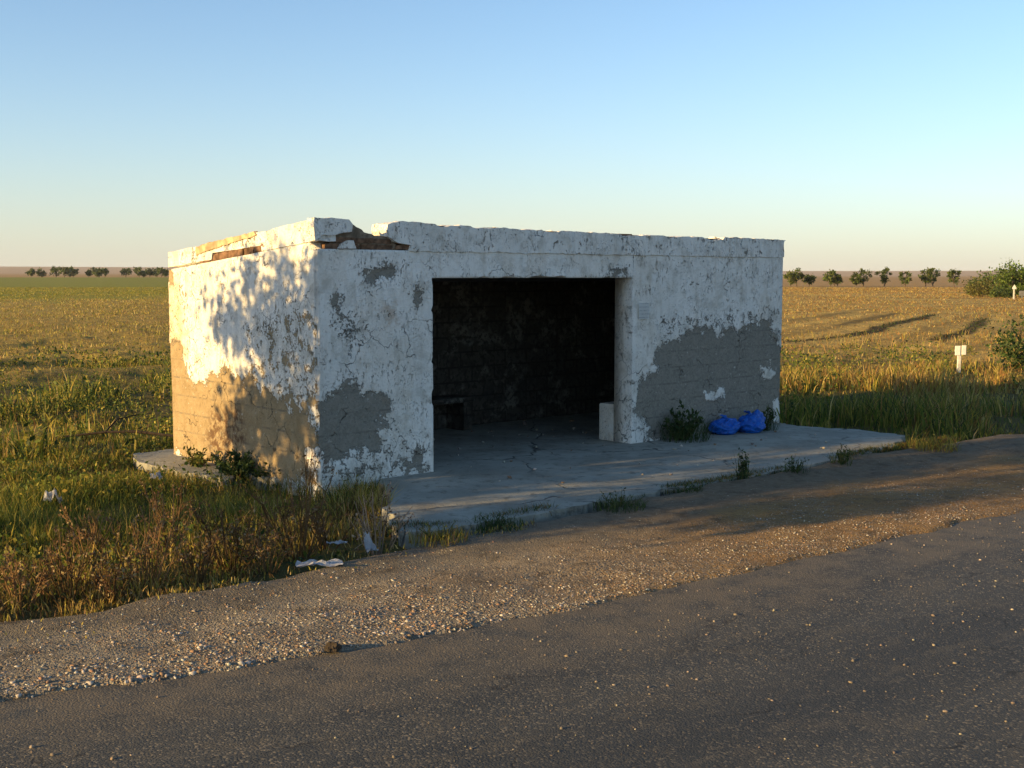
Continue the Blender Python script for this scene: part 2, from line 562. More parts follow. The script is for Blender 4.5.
def front_tz(px, py):
    r = ray(px, py)
    A = np.array([[r[0], -DV[0]], [r[1], -DV[1]]])
    s, t = np.linalg.solve(A, N0)
    return (t, EYE + s * r[2])


def side_nz(px, py):
    r = ray(px, py)
    A = np.array([[r[0], -NV[0]], [r[1], -NV[1]]])
    s, t = np.linalg.solve(A, N0)
    return (t, EYE + s * r[2])


bl = N0 - .45 * DV
slab_poly = [at(*p) for p in ((140, 462), (178, 471), (226, 480), (238, 473), (320, 484), (381, 478), (386, 492), (386, 510), (398, 531), (432, 530), (470, 525), (520, 516), (560, 509),
                              (600, 501), (660, 491), (700, 485), (760, 474), (830, 461), (880, 449), (904, 440), (899, 434), (860, 430), (800, 426))]
slab_poly += [N0 + 7.6 * DV + .6 * NV, N0 + 7.6 * DV + 3.3 * NV, N0 - .35 * DV + 3.3 * NV]
bld_poly = [N0, N0 + LEN * DV, N0 + LEN * DV + DEP * NV, N0 + DEP * NV]


def ground_z(x, y):
    x, y = np.asarray(x, float), np.asarray(y, float)
    D = np.hypot(x, y); th = np.arctan2(x, np.maximum(y, 1e-3))
    near = np.exp(-D / 120)
    z = -.10 + (fbm(x * .45, y * .45, 4, 1) - .5) * .26 * near + (fbm(x * 1.9, y * 1.9, 3, 2) - .5) * .14 * near
    z = z + .5 * (fbm(x * .42, y * .33, 3, 14) - .45) * sstep(11.5, 15, y) * sstep(60, 26, D) * sstep(-1.5, -3.5, x)
    z = z + .3 * (fbm(x * .42, y * .33, 3, 14) - .5) * sstep(17, 20, y) * sstep(45, 26, D) * sstep(5, 8, x)
    sd = poly_sd(verge_c, x, y)
    z = z * (1 - sstep(-.05, .25, sd)) - .14 * sstep(-.25, .12, sd) - .22 * sstep(0, .3, sd)
    ss = poly_sd(slab_poly, x, y)
    z = np.where(ss > -.5, np.minimum(z, -.07 - .1 * sstep(-.05, .15, ss)), z)
    # furrow ridges in the right-hand field
    for ln in FURROWS[:3]:
        z = z + .03 * np.exp(-(line_d(ln, x, y) / .6) ** 2)
    # the plain rises far off
    left = sstep(.1, -.1, th)
    z = z + sstep(250, 760, D) * (1.9 * left + .4 * (1 - left))
    hz = (31 * left + 21 * (1 - left)) * (1 + .10 * (fbm(th * 5 + 4, th * 0, 2, 4) - .5))
    z = z + sstep(700, 4200, D) * hz
    return z


FURROWS = []
FURROWS = [[at(*p, -.1) for p in L] for L in (
    [(786, 344), (812, 341), (850, 336), (875, 331), (885, 326), (905, 322), (922, 319), (933, 315)],
    [(930, 341), (948, 338), (965, 333), (974, 328), (984, 319)],
    [(838, 326), (852, 322), (880, 317), (895, 314)],
    [(786, 322), (815, 318), (845, 313), (870, 309)])]

# ---- ground: one sheet to the horizon, fine in front of the camera
a_f = np.linspace(-36, 36, 620)
a_b = np.linspace(36, 324, 150)[1:-1]
ang = np.radians(np.r_[a_f, a_b])
rad = np.r_[0.0, np.geomspace(.8, 24, 130)[:-1], np.geomspace(24, 110, 230)[:-1], np.geomspace(110, 9000, 110)]
AA, RRR = np.meshgrid(ang, rad)
gx, gy = RRR * np.sin(AA), RRR * np.cos(AA)
gz = ground_z(gx, gy)
na, nr = len(ang), len(rad)
i = np.arange(nr - 1)[:, None] * na; j = np.arange(na)[None]; j2 = (j + 1) % na
GF = np.stack([i + j, i + na + j, i + na + j2, i + j2], -1).reshape(-1, 4)


def ground_col(x, y):
    D = np.hypot(x, y); th = np.arctan2(x, np.maximum(y, 1e-3))
    left = sstep(.14, .06, th)[..., None]
    n = fbm(x * .12, y * .12, 4, 6)[..., None]; n2 = fbm(x * .03, y * .008, 4, 7)[..., None]
    near = np.array([.085, .075, .022]) * (1 - n) + np.array([.16, .13, .04]) * n
    stub = np.array([.31, .205, .05]) * (1 - n2) + np.array([.39, .29, .07]) * n2          # brown stubble, left
    rfield = np.array([.37, .235, .065]) * (1 - n2) + np.array([.45, .32, .09]) * n2
    green = np.array([.25, .25, .04]) + 0 * n
    straw = np.array([.42, .26, .10]) + 0 * n
    hill = np.array([.52, .37, .23]) + .05 * (n2 - .5)
    d = D[..., None]
    jag = (fbm(th * 30, np.log(D + 1) * 6, 3, 9)[..., None] - .5)
    L = near * (1 - sstep(22, 34, d + 14 * jag)) + stub * sstep(22, 34, d + 14 * jag)
    L = L * (1 - sstep(100, 150, d + 60 * jag)) + green * sstep(100, 150, d + 60 * jag)
    L = L * (1 - sstep(700, 760, d)) + straw * sstep(700, 760, d)
    Rr = near * (1 - sstep(26, 36, d + 6 * jag)) + rfield * sstep(26, 36, d + 6 * jag)
    Rr = Rr * (1 - sstep(255, 275, d)) + straw * sstep(255, 275, d)
    u = line_d(FURROWS[0], x, y) + .6 * (fbm(x * .2, y * .2, 2, 78) - .5)
    Rr = Rr * (1 + (.22 * np.sin(u * 2.1) + .12 * np.sin(u * 5.3 + 1))[..., None] * sstep(28, 36, d) * sstep(300, 150, d))
    c = L * left + Rr * (1 - left)
    c = c * (1 - sstep(1100, 1700, d)) + hill * sstep(1100, 1700, d)
    for ln, k_ in zip(FURROWS, (.95, .95, .6, .3)):
        q = np.clip((x - ln[0][0]) / (ln[-1][0] - ln[0][0]), 0, 1)
        w_ = .50 * np.sqrt(np.clip(np.sin(np.pi * (.06 + .88 * q)), 0, 1)) * (.55 + .9 * fbm(x * .35, y * .35, 2, 77))
        f = sstep(0, -.25, line_d(ln, x, y) - w_)[..., None] * k_
        c = c * (1 - f) + np.array([.035, .03, .014]) * f
    return c


GC = ground_col(gx.ravel(), gy.ravel())
ground = mesh_np('ground', np.stack([gx.ravel(), gy.ravel(), gz.ravel()], 1), [GF], MAT['ground'], None, {'col': ('FLOAT_COLOR', GC)}, True)
tag(ground, kind='structure')


# ---- road and gravel shoulder
def strip(name, A, B, nv, zf, mat, attrf):
    v = np.linspace(0, 1, nv)
    P = A[:, None] * (1 - v)[None, :, None] + B[:, None] * v[None, :, None]
    x, y = P[..., 0], P[..., 1]
    S = np.repeat(_sl[:, None], nv, 1); Vv = np.repeat(v[None], len(A), 0)
    z = zf(x, y, Vv)
    n = len(A)
    ii = np.arange(n - 1)[:, None] * nv; jj = np.arange(nv - 1)[None]
    F = np.stack([ii + jj, ii + jj + 1, ii + nv + jj + 1, ii + nv + jj], -1).reshape(-1, 4)
    o = mesh_np(name, np.stack([x.ravel(), y.ravel(), z.ravel()], 1), [F[:, ::-1]], mat, None, attrf(x, y, Vv), True)
    uv = o.data.uv_layers.new(name='UVMap')
    li = np.empty(len(o.data.loops), np.int32); o.data.loops.foreach_get('vertex_index', li)
    W_ = np.linalg.norm(B - A, axis=1)[:, None] * Vv
    U = np.stack([S.ravel(), W_.ravel()], 1)[li]
    uv.data.foreach_set('uv', U.astype(np.float32).ravel())
    tag(o, kind='structure')
    return o


def gravel_z(x, y, v):
    """v = 0 at the asphalt, 1 at the grass"""
    lump = (fbm(x * 5, y * 5, 4, 3) - .5)
    z = ZR + .014 - .006 * v + lump * .030 + (fbm(x * 1.2, y * 1.2, 3, 2) - .5) * .05 * sstep(0, .3, v)
    z = z - .07 * sstep(.95, 1.0, v) * sstep(.2, -.6, x) + .022 * sstep(.75, .97, v) * sstep(-.6, .2, x)
    return z - .034 * sstep(.035, .0, v + (fbm(x * 3, y * 3, 3, 6) - .5) * .04)


strip('gravel_shoulder', REs + nrm_out * .0, GEs, 60, gravel_z, MAT['gravel'],
      lambda x, y, v: {'pale': ('FLOAT', sstep(2.2, -1.2, x + 2.0 * (fbm(x, y, 3, 19) - .5)).ravel()), 'stony': ('FLOAT', np.clip((1.15 - v * 1.05) * (.45 + .55 * sstep(2.0, -.5, x)) + (fbm(x * 1.5, y * 1.5, 3, 4) - .5), .05, 1).ravel()),
                       'dusty': ('FLOAT', sstep(.50, .74, v + .35 * (fbm(x * 1.1, y * 1.1, 3, 12) - .5)).ravel())})
strip('road', REs - nrm_out * .35, RO, 60, lambda x, y, v: ZR - .012 * np.exp(-((v - .04) / .05) ** 2) * 0 + (fbm(x * .8, y * .8, 2, 5) - .5) * .012 + .05 * np.sin(np.pi * v) - .01,
      MAT['road'], lambda x, y, v: {'track': ('FLOAT', (np.exp(-((v - .27 + .05 * (fbm(x * .5, y * .5, 2, 16) - .5)) / .05) ** 2) + np.exp(-((v - .47) / .06) ** 2)).ravel() * .8), 'edge': ('FLOAT', sstep(.17, .05, v + .08 * (fbm(x * 2, y * 2, 3, 15) - .5)).ravel() * .8)})


def vcoord(x, y):
    """0..1 across the shoulder for points (nearest sample of the two edges)"""
    a = np.full(len(x), 1e9); b = np.full(len(x), 1e9)
    for P, arr in ((REs, a), (GEs, b)):
        for q in range(0, len(P), 3):
            np.minimum(arr, np.hypot(x - P[q, 0], y - P[q, 1]), out=arr)
    return a / (a + b + 1e-9)


# ---- concrete apron in front of the shelter
def rough_outline(P, step, amp, seed):
    P = np.asarray(P, float); out = []
    for i in range(len(P)):
        a, b = P[i], P[(i + 1) % len(P)]
        L = np.hypot(*(b - a)); n = max(1, int(L / step))
        t = np.arange(n)[:, None] / n
        out.append(a + (b - a) * t)
    Q = np.vstack(out)
    s = np.arange(len(Q))
    dx = fbm(s * .37, s * 0, 3, seed) - .5; dy = fbm(s * .37, s * 0 + 50, 3, seed) - .5
    return Q + np.stack([dx, dy], 1) * amp * 2


Q = rough_outline(slab_poly, .04, .085, 2)
bm = bmesh.new()
top = [bm.verts.new((x, y, (fbm(x * 3, y * 3, 2, 1) - .5) * .02)) for x, y in Q]
mid = [bm.verts.new((x + random.uniform(-.012, .012), y + random.uniform(-.012, .012), -.05)) for x, y in Q]
bot = [bm.verts.new((x + random.uniform(-.02, .02), y - .01 + random.uniform(-.02, .02), -.24)) for x, y in Q]
f = bm.faces.new(top)
if f.normal.z == 0: bm.normal_update()
n_ = len(Q)
for A, B in ((top, mid), (mid, bot)):
    for k in range(n_):
        bm.faces.new((A[k], B[k], B[(k + 1) % n_], A[(k + 1) % n_]))
bmesh.ops.recalc_face_normals(bm, faces=bm.faces[:])
bmesh.ops.triangulate(bm, faces=[f])
apron = bm_obj('pavement', bm, MAT['slab'])
tag(apron, kind='structure')

# ------------------------------------------------------------------ the shelter
sh = empty('bus_shelter', (N0[0], N0[1], 0), ANG)
tag(sh, 'flat roofed roadside shelter with peeling whitewash, broken parapet and wide dark doorway', 'bus shelter')
T0, T1, LZ = 1.39, 4.43, 1.99
WT = 2.264


def seg(*pts, step=.025):
    out = []
    for a, b in zip(pts[:-1], pts[1:]):
        n = max(1, int(round((b - a) / step)))
        out.append(a + (b - a) * np.arange(n) / n)
    return np.r_[np.concatenate(out), pts[-1]]


def wall(name, U, Zg, keep, outer, inner, attrs, mat, parent):
    """grid wall: outer(U,Z)->xyz, inner likewise; keep = bool per cell"""
    UU, ZZ = np.meshgrid(U, Zg, indexing='ij')
    nu, nz = len(U), len(Zg)
    Vo, Vi = outer(UU, ZZ).reshape(-1, 3), inner(UU, ZZ).reshape(-1, 3)
    idx = lambda a, b: a * nz + b
    I, J = np.meshgrid(np.arange(nu - 1), np.arange(nz - 1), indexing='ij')
    I, J = I[keep], J[keep]
    Fo = np.stack([idx(I, J), idx(I + 1, J), idx(I + 1, J + 1), idx(I, J + 1)], 1)
    off = nu * nz
    faces = [Fo, Fo[:, ::-1] + off]
    pad = np.zeros((nu + 1, nz + 1), bool); pad[1:-1, 1:-1] = keep
    strips = []
    for a in range(nu - 1):
        for b in range(nz - 1):
            if not keep[a, b]: continue
            if not pad[a + 1, b]: strips.append((idx(a + 1, b), idx(a, b)))
            if not pad[a + 1, b + 2]: strips.append((idx(a, b + 1), idx(a + 1, b + 1)))
            if not pad[a, b + 1]: strips.append((idx(a, b), idx(a, b + 1)))
            if not pad[a + 2, b + 1]: strips.append((idx(a + 1, b + 1), idx(a + 1, b)))
    S = np.array(strips)
    faces.append(np.stack([S[:, 0], S[:, 1], S[:, 1] + off, S[:, 0] + off], 1))
    at_ = {k: ('FLOAT', np.r_[v.ravel(), np.full(off, -.45 if k == 'bare' else (.3 if k == 'stain' else 0))]) for k, v in attrs(UU, ZZ).items()}
    return mesh_np(name, np.vstack([Vo, Vi]), faces, mat, parent, at_, False)


def blobs(U, Z, polys, scale=.30, base=-1.0):
    f = np.full(U.shape, base)
    wu = (fbm(U * 5, Z * 5, 4, 31) - .5) * .24; wz = (fbm(U * 5, Z * 5, 4, 32) - .5) * .24
    U, Z = U + wu, Z + wz
    for P, off in polys:
        f = np.maximum(f, np.clip(poly_sd(P, U, Z) / scale, -1, .8 if off > 0 else .10) + off)
    return f


FP = lambda L: [front_tz(*p) for p in L]
SP = lambda L: [side_nz(*p) for p in L]
front_bare = [
    (FP([(320, 450), (320, 412), (328, 402), (338, 394), (352, 392), (362, 402), (375, 405), (383, 415), (372, 424), (350, 440), (342, 452)]), .30),
    (FP([(366, 428), (380, 430), (386, 440), (383, 452), (366, 450)]), .12),
    (FP([(333, 288), (342, 298), (348, 316), (362, 322), (370, 342), (352, 352), (334, 342), (330, 316)]), -.16),
    (FP([(372, 274), (380, 266), (397, 264), (395, 269), (386, 271), (377, 277)]), .16),
    (FP([(410, 292), (416, 289), (419, 300), (412, 305)]), .05),
    (FP([(372, 302), (402, 296), (404, 328), (376, 332)]), -.32),
    (FP([(345, 440), (425, 425), (430, 450), (415, 456), (345, 462)]), -.22),
    (FP([(320, 462), (430, 462), (430, 476), (320, 478)]), -.14),
    (FP([(400, 470), (408, 460), (413, 454), (418, 458), (410, 474)]), .16),
    # the big bare area right of the doorway
    (FP([(661, 398), (661, 352), (672, 348), (682, 342), (694, 337), (712, 338), (722, 344), (735, 336), (752, 334), (764, 326), (772, 340), (778, 346), (783, 362), (781, 424), (660, 432), (648, 420), (640, 402), (640, 386), (652, 382)]), .34),
    (FP([(655, 405), (780, 400), (780, 424), (645, 440)]), .05),
    (FP([(660, 320), (700, 318), (778, 305), (782, 350), (664, 352)]), -.18),
    (FP([(675, 255), (702, 255), (706, 300), (690, 318), (668, 300)]), -.34),
    (FP([(640, 255), (784, 255), (782, 345), (640, 345)]), -.44),
    (FP([(606, 271), (628, 273), (630, 277), (608, 277)]), .02),
    (FP([(322, 282), (432, 282), (432, 375), (322, 375)]), -.46),
    (FP([(322, 375), (432, 375), (432, 470), (322, 470)]), -.52),
]
front_white = [FP([(758, 368), (772, 364), (778, 376), (766, 378)]), FP([(704, 392), (724, 388), (724, 397), (706, 400)]),
               FP([(774, 405), (781, 400), (781, 424), (776, 424)])]
front_rust = [FP([(380, 303), (400, 300), (402, 325), (382, 328)]), FP([(320, 452), (328, 448), (328, 470), (320, 470)])]


def front_attrs(U, Z):
    f = blobs(U, Z, front_bare)
    for P in front_white:
        s = poly_sd(P, U + (fbm(U * 7, Z * 7, 3, 33) - .5) * .2, Z + (fbm(U * 7, Z * 7, 3, 34) - .5) * .2)
        f = np.minimum(f, np.clip(-s / .16 - .05, -.45, 2))
    r = np.zeros(U.shape)
    for P in front_rust:
        r = np.maximum(r, sstep(-.06, .08, poly_sd(P, U, Z)))
    # chipped arrises
    ed = np.minimum(np.abs(U), np.minimum(np.abs(U - LEN), np.where(Z < LZ, np.minimum(np.abs(U - T0), np.abs(U - T1)), np.hypot(np.maximum(np.maximum(T0 - U, U - T1), 0), Z - LZ))))
    f = np.maximum(f, -.30 - ed / .05 * .35)
    st = sstep(-.3, .5, fbm(U * .8, Z * .5, 3, 3) - .62) * .4
    return {'bare': f, 'rust': r, 'stain': st * 0 + .10 * (fbm(U * 2, Z * .8, 3, 9) > .55)}


def front_outer(U, Z):
    b = front_attrs(U, Z)['bare']
    n = -(fbm(U * 1.6, Z * 1.6, 4, 1) - .5) * .022 + sstep(-.02, .10, b) * .014
    t = U.copy()
    chip = np.clip(fbm(Z * 6, U * 6, 3, 4) - .52, 0, 1) * .16
    m1 = (np.abs(U - T0) < 1e-6) & (Z <= LZ + 1e-6)
    t = np.where(m1, t - chip - .003, t)
    n = np.where(m1, n + chip * .8, n)
    m0 = np.abs(U) < 1e-6
    n = np.where(m0, n + np.clip(chip, 0, .02) + .004, n)
    z = Z + np.where((np.abs(Z - LZ) < 1e-6) & (U > T0) & (U < T1), np.clip(fbm(U * 5, U * 0, 3, 6) - .55, 0, 1) * .12, 0)
    return np.stack([t, n, z], -1)


U = seg(0, T0, T1, LEN); Zg = seg(-.12, LZ, WT)
uc = (U[:-1] + U[1:]) / 2; zc = (Zg[:-1] + Zg[1:]) / 2
keep = ~((uc[:, None] > T0) & (uc[:, None] < T1) & (zc[None] < LZ))
wall('front_wall', U, Zg, keep, front_outer, lambda U, Z: np.stack([U, 0 * U + TH, Z], -1), front_attrs, MAT['plaster'], sh)
fw_ = sh.children[-1]

# left side wall, top falling to the back
HN, HB = 2.332, 2.078
side_bare = [
    (SP([(164, 340), (180, 352), (190, 380), (206, 388), (222, 380), (240, 384), (258, 388), (272, 402), (284, 412), (296, 408), (304, 414), (311, 430), (312, 446), (304, 452), (298, 475), (184, 475), (184, 452), (170, 444)]), .26),
    (SP([(245, 320), (320, 310), (320, 440), (255, 405)]), -.20),
    (SP([(164, 275), (186, 275), (192, 350), (166, 345)]), -.28),
    (SP([(285, 400), (320, 380), (320, 490), (290, 490)]), -.08),
    (SP([(164, 262), (174, 268), (174, 276), (164, 276)]), .12),
    (SP([(164, 250), (320, 230), (320, 330), (164, 330)]), -.55),
]
side_rust = [SP([(212, 412), (240, 408), (246, 440), (236, 462), (215, 458), (205, 440)]), SP([(306, 452), (318, 446), (318, 482), (306, 480)])]
side_stain = SP([(166, 280), (180, 275), (186, 330), (190, 360), (168, 370)])


def side_attrs(Nn, Z):
    f = blobs(Nn, Z, side_bare, .30)
    r = np.zeros(Nn.shape)
    for P in side_rust:
        r = np.maximum(r, sstep(-.12, .10, poly_sd(P, Nn, Z)))
    s = sstep(-.08, .08, poly_sd(side_stain, Nn, Z)) * .6
    return {'bare': f, 'rust': r, 'stain': s, 'tan': np.full(f.shape, .85)}


def side_outer(Nn, Zs):
    top = HN + (HB - HN) * Nn / DEP - .075 * (Nn < .09)
    Z = -.14 + (Zs + .14) / (HN + .14) * (top + .14)
    b = side_attrs(Nn, Z)
    t = -.02 + (fbm(Nn * 1.5, Z * 1.5, 4, 7) - .5) * .03 + sstep(-.02, .10, b['bare']) * .014 + b['rust'] * .03 * fbm(Nn * 9, Z * 9, 3, 8)
    return np.stack([t, Nn, Z], -1)


def side_attr_s(Nn, Zs):
    top = HN + (HB - HN) * Nn / DEP
    return side_attrs(Nn, -.14 + (Zs + .14) / (HN + .14) * (top + .14))


Us = seg(.02, DEP)
Zs = seg(-.14, HN)
wall('side_wall', Us, Zs, np.ones((len(Us) - 1, len(Zs) - 1), bool), lambda a, b: side_outer(a, b) , lambda a, b: side_outer(a, b) * [0, 1, 1] + [TH - .02, 0, 0], side_attr_s, MAT['plaster'], sh)
# flip so that the outer face looks outwards
sw_ = sh.children[-1]
me = sw_.data
me.flip_normals()


def wear(o, val=-.24, stain=0.0):
    a = o.data.attributes.new('bare', 'FLOAT', 'POINT')
    a.data.foreach_set('value', np.full(len(o.data.vertices), val, np.float32))
    if stain:
        a = o.data.attributes.new('stain', 'FLOAT', 'POINT')
        a.data.foreach_set('value', np.full(len(o.data.vertices), stain, np.float32))
    return o


def hexa(bm, P):
    v = [bm.verts.new(p) for p in P]
    for f in ((3, 2, 1, 0), (4, 5, 6, 7), (0, 1, 5, 4), (1, 2, 6, 5), (2, 3, 7, 6), (3, 0, 4, 7)):
        bm.faces.new([v[i] for i in f])


def sloped(bm, t0, t1, n0, n1, z0, zn, zb):
    """box with a flat bottom and a top that falls from zn at n=0 to zb at n=DEP"""
    g = lambda n: zn + (zb - zn) * n / DEP
    hexa(bm, [(t0, n0, z0), (t1, n0, z0), (t1, n1, z0), (t0, n1, z0), (t0, n0, g(n0)), (t1, n0, g(n0)), (t1, n1, g(n1)), (t0, n1, g(n1))])


bm = bmesh.new(); sloped(bm, LEN - TH, LEN - .004, TH + .002, DEP, -.12, 2.262, HB)
wear(bm_obj('side_wall', bm, MAT['plaster'], sh))
bm = bmesh.new(); sloped(bm, .27, LEN - TH + .002, DEP - TH, DEP - .004, -.12, 2.30, HB - .01)
wear(bm_obj('back_wall', bm, MAT['plaster'], sh))
# dirty inner faces of the room (linings 3 mm proud of the masonry)
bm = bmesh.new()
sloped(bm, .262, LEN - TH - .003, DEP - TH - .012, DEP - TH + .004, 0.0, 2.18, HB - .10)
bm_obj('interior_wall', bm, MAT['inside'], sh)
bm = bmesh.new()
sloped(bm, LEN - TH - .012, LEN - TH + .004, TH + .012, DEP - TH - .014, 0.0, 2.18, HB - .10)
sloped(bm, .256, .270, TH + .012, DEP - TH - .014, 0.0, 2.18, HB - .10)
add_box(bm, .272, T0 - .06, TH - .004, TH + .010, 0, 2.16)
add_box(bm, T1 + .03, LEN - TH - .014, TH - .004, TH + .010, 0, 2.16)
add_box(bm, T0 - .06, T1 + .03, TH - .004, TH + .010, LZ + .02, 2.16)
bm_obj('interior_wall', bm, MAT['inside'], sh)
# roof slab, thinner than the parapet so it stays behind it
bm = bmesh.new()
g = lambda n, o: 2.30 + (HB - HN) * n / DEP + o
hexa(bm, [(.06, .10, g(.1, -.13)), (LEN - .06, .10, g(.1, -.13)), (LEN - .06, DEP - .05, g(DEP, -.13)), (.06, DEP - .05, g(DEP, -.13)),
          (.06, .10, g(.1, .03)), (LEN - .06, .10, g(.1, .03)), (LEN - .06, DEP - .05, g(DEP, .03)), (.06, DEP - .05, g(DEP, .03))])
bm_obj('roof', bm, MAT['roof'], sh)


def prism(name, outline, plane, d0, d1, mat, parent, step=.04, amp=.008, seed=1, bevel=0.0):
    """outline in (u,z); plane 'front' -> extruded along n, 'side' -> along t"""
    Q = rough_outline(outline, step, amp, seed)
    fr = lambda u, z, d: (u, d, z) if plane == 'front' else (d, u, z)
    bm = bmesh.new()
    layers = []
    for k, d in enumerate(np.linspace(d0, d1, 4)):
        j = amp * (1.0 if 0 < k else .3)
        layers.append([bm.verts.new(fr(u + random.uniform(-j, j) * .5, z + random.uniform(-j, j), d + (random.uniform(-.004, .004) if k in (0,) else 0))) for u, z in Q])
    n = len(Q)
    f0 = bm.faces.new(layers[0]); f1 = bm.faces.new(layers[-1][::-1])
    for A, B in zip(layers[:-1], layers[1:]):
        for k in range(n):
            bm.faces.new((A[k], B[k], B[(k + 1) % n], A[(k + 1) % n]))
    bmesh.ops.recalc_face_normals(bm, faces=bm.faces[:])
    bmesh.ops.triangulate(bm, faces=[f0, f1])
    o = bm_obj(name, bm, mat, parent)
    return wear(o)


F1 = lambda x, y: front_tz(x, y)
zb = WT - .004
# broken-off stub at the near corner
prism('parapet_stub', [(-.03, 2.345), F1(322, 235), F1(332, 236), F1(341, 233), F1(351, 232), F1(352, 224), F1(348, 219), F1(340, 218.5), F1(330, 218), (-.03, 2.553)], 'front', -.016, .10, MAT['plaster'], fw_, .04, .008, 3)
# long remaining parapet
par = [(F1(408, 249)[0], zb), (F1(410, 245)), F1(398, 243), F1(394, 241), F1(388, 237), F1(386, 231), F1(387, 224), F1(392, 221.5), F1(415, 222.5), F1(434, 224), F1(437, 226.5), F1(447, 226.5), F1(450, 225), F1(470, 226), F1(472, 227.6),
       F1(500, 228.5), F1(520, 229), F1(541, 230), F1(543, 232.2), F1(558, 232.5), F1(560, 231), F1(600, 233), F1(620, 234), F1(622, 236), F1(636, 235.5), F1(660, 235), F1(668, 237), F1(684, 237), F1(702, 237.2), F1(705, 239.5), F1(722, 240), F1(724, 237), F1(750, 238.3), F1(772, 239.5), F1(785, 240.5),
       (LEN + .004, 2.48), (LEN + .004, zb)]
prism('parapet', par, 'front', -.014, .24, MAT['plaster'], fw_, .04, .013, 4)
# exposed brick courses in the gap between the two
bm = bmesh.new()
bx0, bx1 = .10, F1(412, 249)[0]
zc0 = WT
for row in range(3):
    u = bx0 - .12 * (row % 2)
    hgt = .058
    while u < bx1:
        w = random.uniform(.20, .25)
        u0, u1 = max(u, .03), min(u + w, bx1)
        uu = (u0 + u1) / 2
        cap = 2.262 + .105 if uu < .45 else 2.262 + .13
        zt = zc0 + hgt * (row + 1)
        if zt < cap + .04 and u1 - u0 > .04 and not (row < 1 and uu < .16):
            dp = random.uniform(.0, .035)
            add_box(bm, u0 + .004, u1 - .006, .005 + dp, .23, zc0 + hgt * row + .006, zt - .006, .005)
        u += w
bmesh.ops.recalc_face_normals(bm, faces=bm.faces[:])
bm_obj('brick_course', bm, MAT['brick'], fw_)
prism('broken_core', [(.10, WT - .01), F1(338, 234), F1(350, 224), F1(356, 225.5), F1(361, 228), F1(366, 231.5), F1(374, 234), F1(381, 236), F1(392, 238), (F1(402, 246)[0], WT - .01)], 'front', .035, .22, MAT['mortar'], fw_, .025, .016, 12)
bm = bmesh.new()
for u in np.arange(1.1, LEN - .2, .24):
    zt = np.interp(u, [0, LEN], [2.538, 2.482])
    add_box(bm, u, u + .23, .03, .2, WT + .05, zt - random.uniform(0, .012), .005)
bmesh.ops.recalc_face_normals(bm, faces=bm.faces[:])
bm_obj('coping_brick', bm, MAT['brick'], fw_)
# a scrap of whitewashed render still clinging to the gap
prism('plaster_scrap', [F1(338, 248.5), F1(341, 244), F1(346, 240.5), F1(353, 240.5), F1(355.5, 248.5)], 'front', -.012, .05, MAT['plaster'], fw_, .03, .003, 6)

# side parapet: rises with the wall towards the road
S1 = lambda x, y: side_nz(x, y)
gz_ = lambda n: HN + (HB - HN) * n / DEP
side_par = [(.0, gz_(0) - .004), (.0, 2.548), S1(305, 221.5), S1(290, 225), S1(275, 229), S1(272, 230.5), S1(255, 233), S1(240, 236.5), S1(225, 240), S1(222, 241.5), S1(204, 245), S1(201, 246.5), S1(190, 248), S1(176, 251.5),
            (DEP - .03, 2.278), (DEP - .03, gz_(DEP) - .004)]
prism('parapet', [(.0, gz_(0) + .004), (.0, 2.548)] + side_par[2:-2] + [(DEP - .03, 2.278), (DEP - .03, gz_(DEP) + .03), (1.95, gz_(1.95) + .02), (1.93, gz_(1.93) + .085), (.95, gz_(.95) + .06), (.93, gz_(.93) + .004)],
      'side', -.027, .22, MAT['plaster'], sw_, .05, .005, 8)
bm = bmesh.new()
u = .90
while u < 2.0:
    w = random.uniform(.2, .25)
    zz = gz_(u + w / 2)
    hexa(bm, [(-.02 + random.uniform(-.01, .012), u, gz_(u) + .006), (.2, u, gz_(u) + .006), (.2, u + w - .012, gz_(u + w) + .006), (-.02 + random.uniform(-.01, .012), u + w - .012, gz_(u + w) + .006),
              (-.02 + random.uniform(-.01, .012), u, gz_(u) + .075), (.2, u, gz_(u) + .075), (.2, u + w - .012, gz_(u + w) + .075), (-.02 + random.uniform(-.01, .012), u + w - .012, gz_(u + w) + .075)])
    u += w
bmesh.ops.recalc_face_normals(bm, faces=bm.faces[:])
bm_obj('brick_course', bm, MAT['brick'], sw_)
# render peeled off the upper back part of the side parapet
prism('brick_patch', [(1.02, gz_(1.02) + .17), (1.9, gz_(1.9) + .12), (2.25, gz_(2.25) + .10), (2.27, gz_(2.27) + .185), (1.7, gz_(1.7) + .20), (1.05, gz_(1.05) + .205)], 'side', -.041, .0,
      plain('ochre_render', (.46, .34, .20), .95, .4, 10, .6), sw_, .04, .012, 9)
bm = bmesh.new(); sloped(bm, LEN - .22, LEN + .02, .245, DEP, 2.0, 2.47, 2.27)
wear(bm_obj('parapet', bm, MAT['plaster'], sh))
bm = bmesh.new(); add_box(bm, .23, LEN - .23, DEP - .22, DEP + .02, 2.0, 2.262)
wear(bm_obj('parapet', bm, MAT['plaster'], sh))

# benches: a masonry one inside the front wall, whose end shows in the doorway, and one along the back
bm = bmesh.new()
add_box(bm, T1 - .003, LEN - TH - .015, TH + .004, .53, 0, .455, .004)
bmesh.ops.bevel(bm, geom=bm.edges[:], offset=.012, segments=2, affect='EDGES')
wear(bm_obj('bench', bm, MAT['plaster'], sh), -.6, .3)
bm = bmesh.new()
add_box(bm, .28, 3.9, DEP - TH - .42, DEP - TH - .02, .38, .45, .005)
for u in (.4, 2.0, 3.75):
    add_box(bm, u, u + .14, DEP - TH - .36, DEP - TH - .02, 0.002, .385, .004)
bm_obj('bench', bm, MAT['inside'], sh)

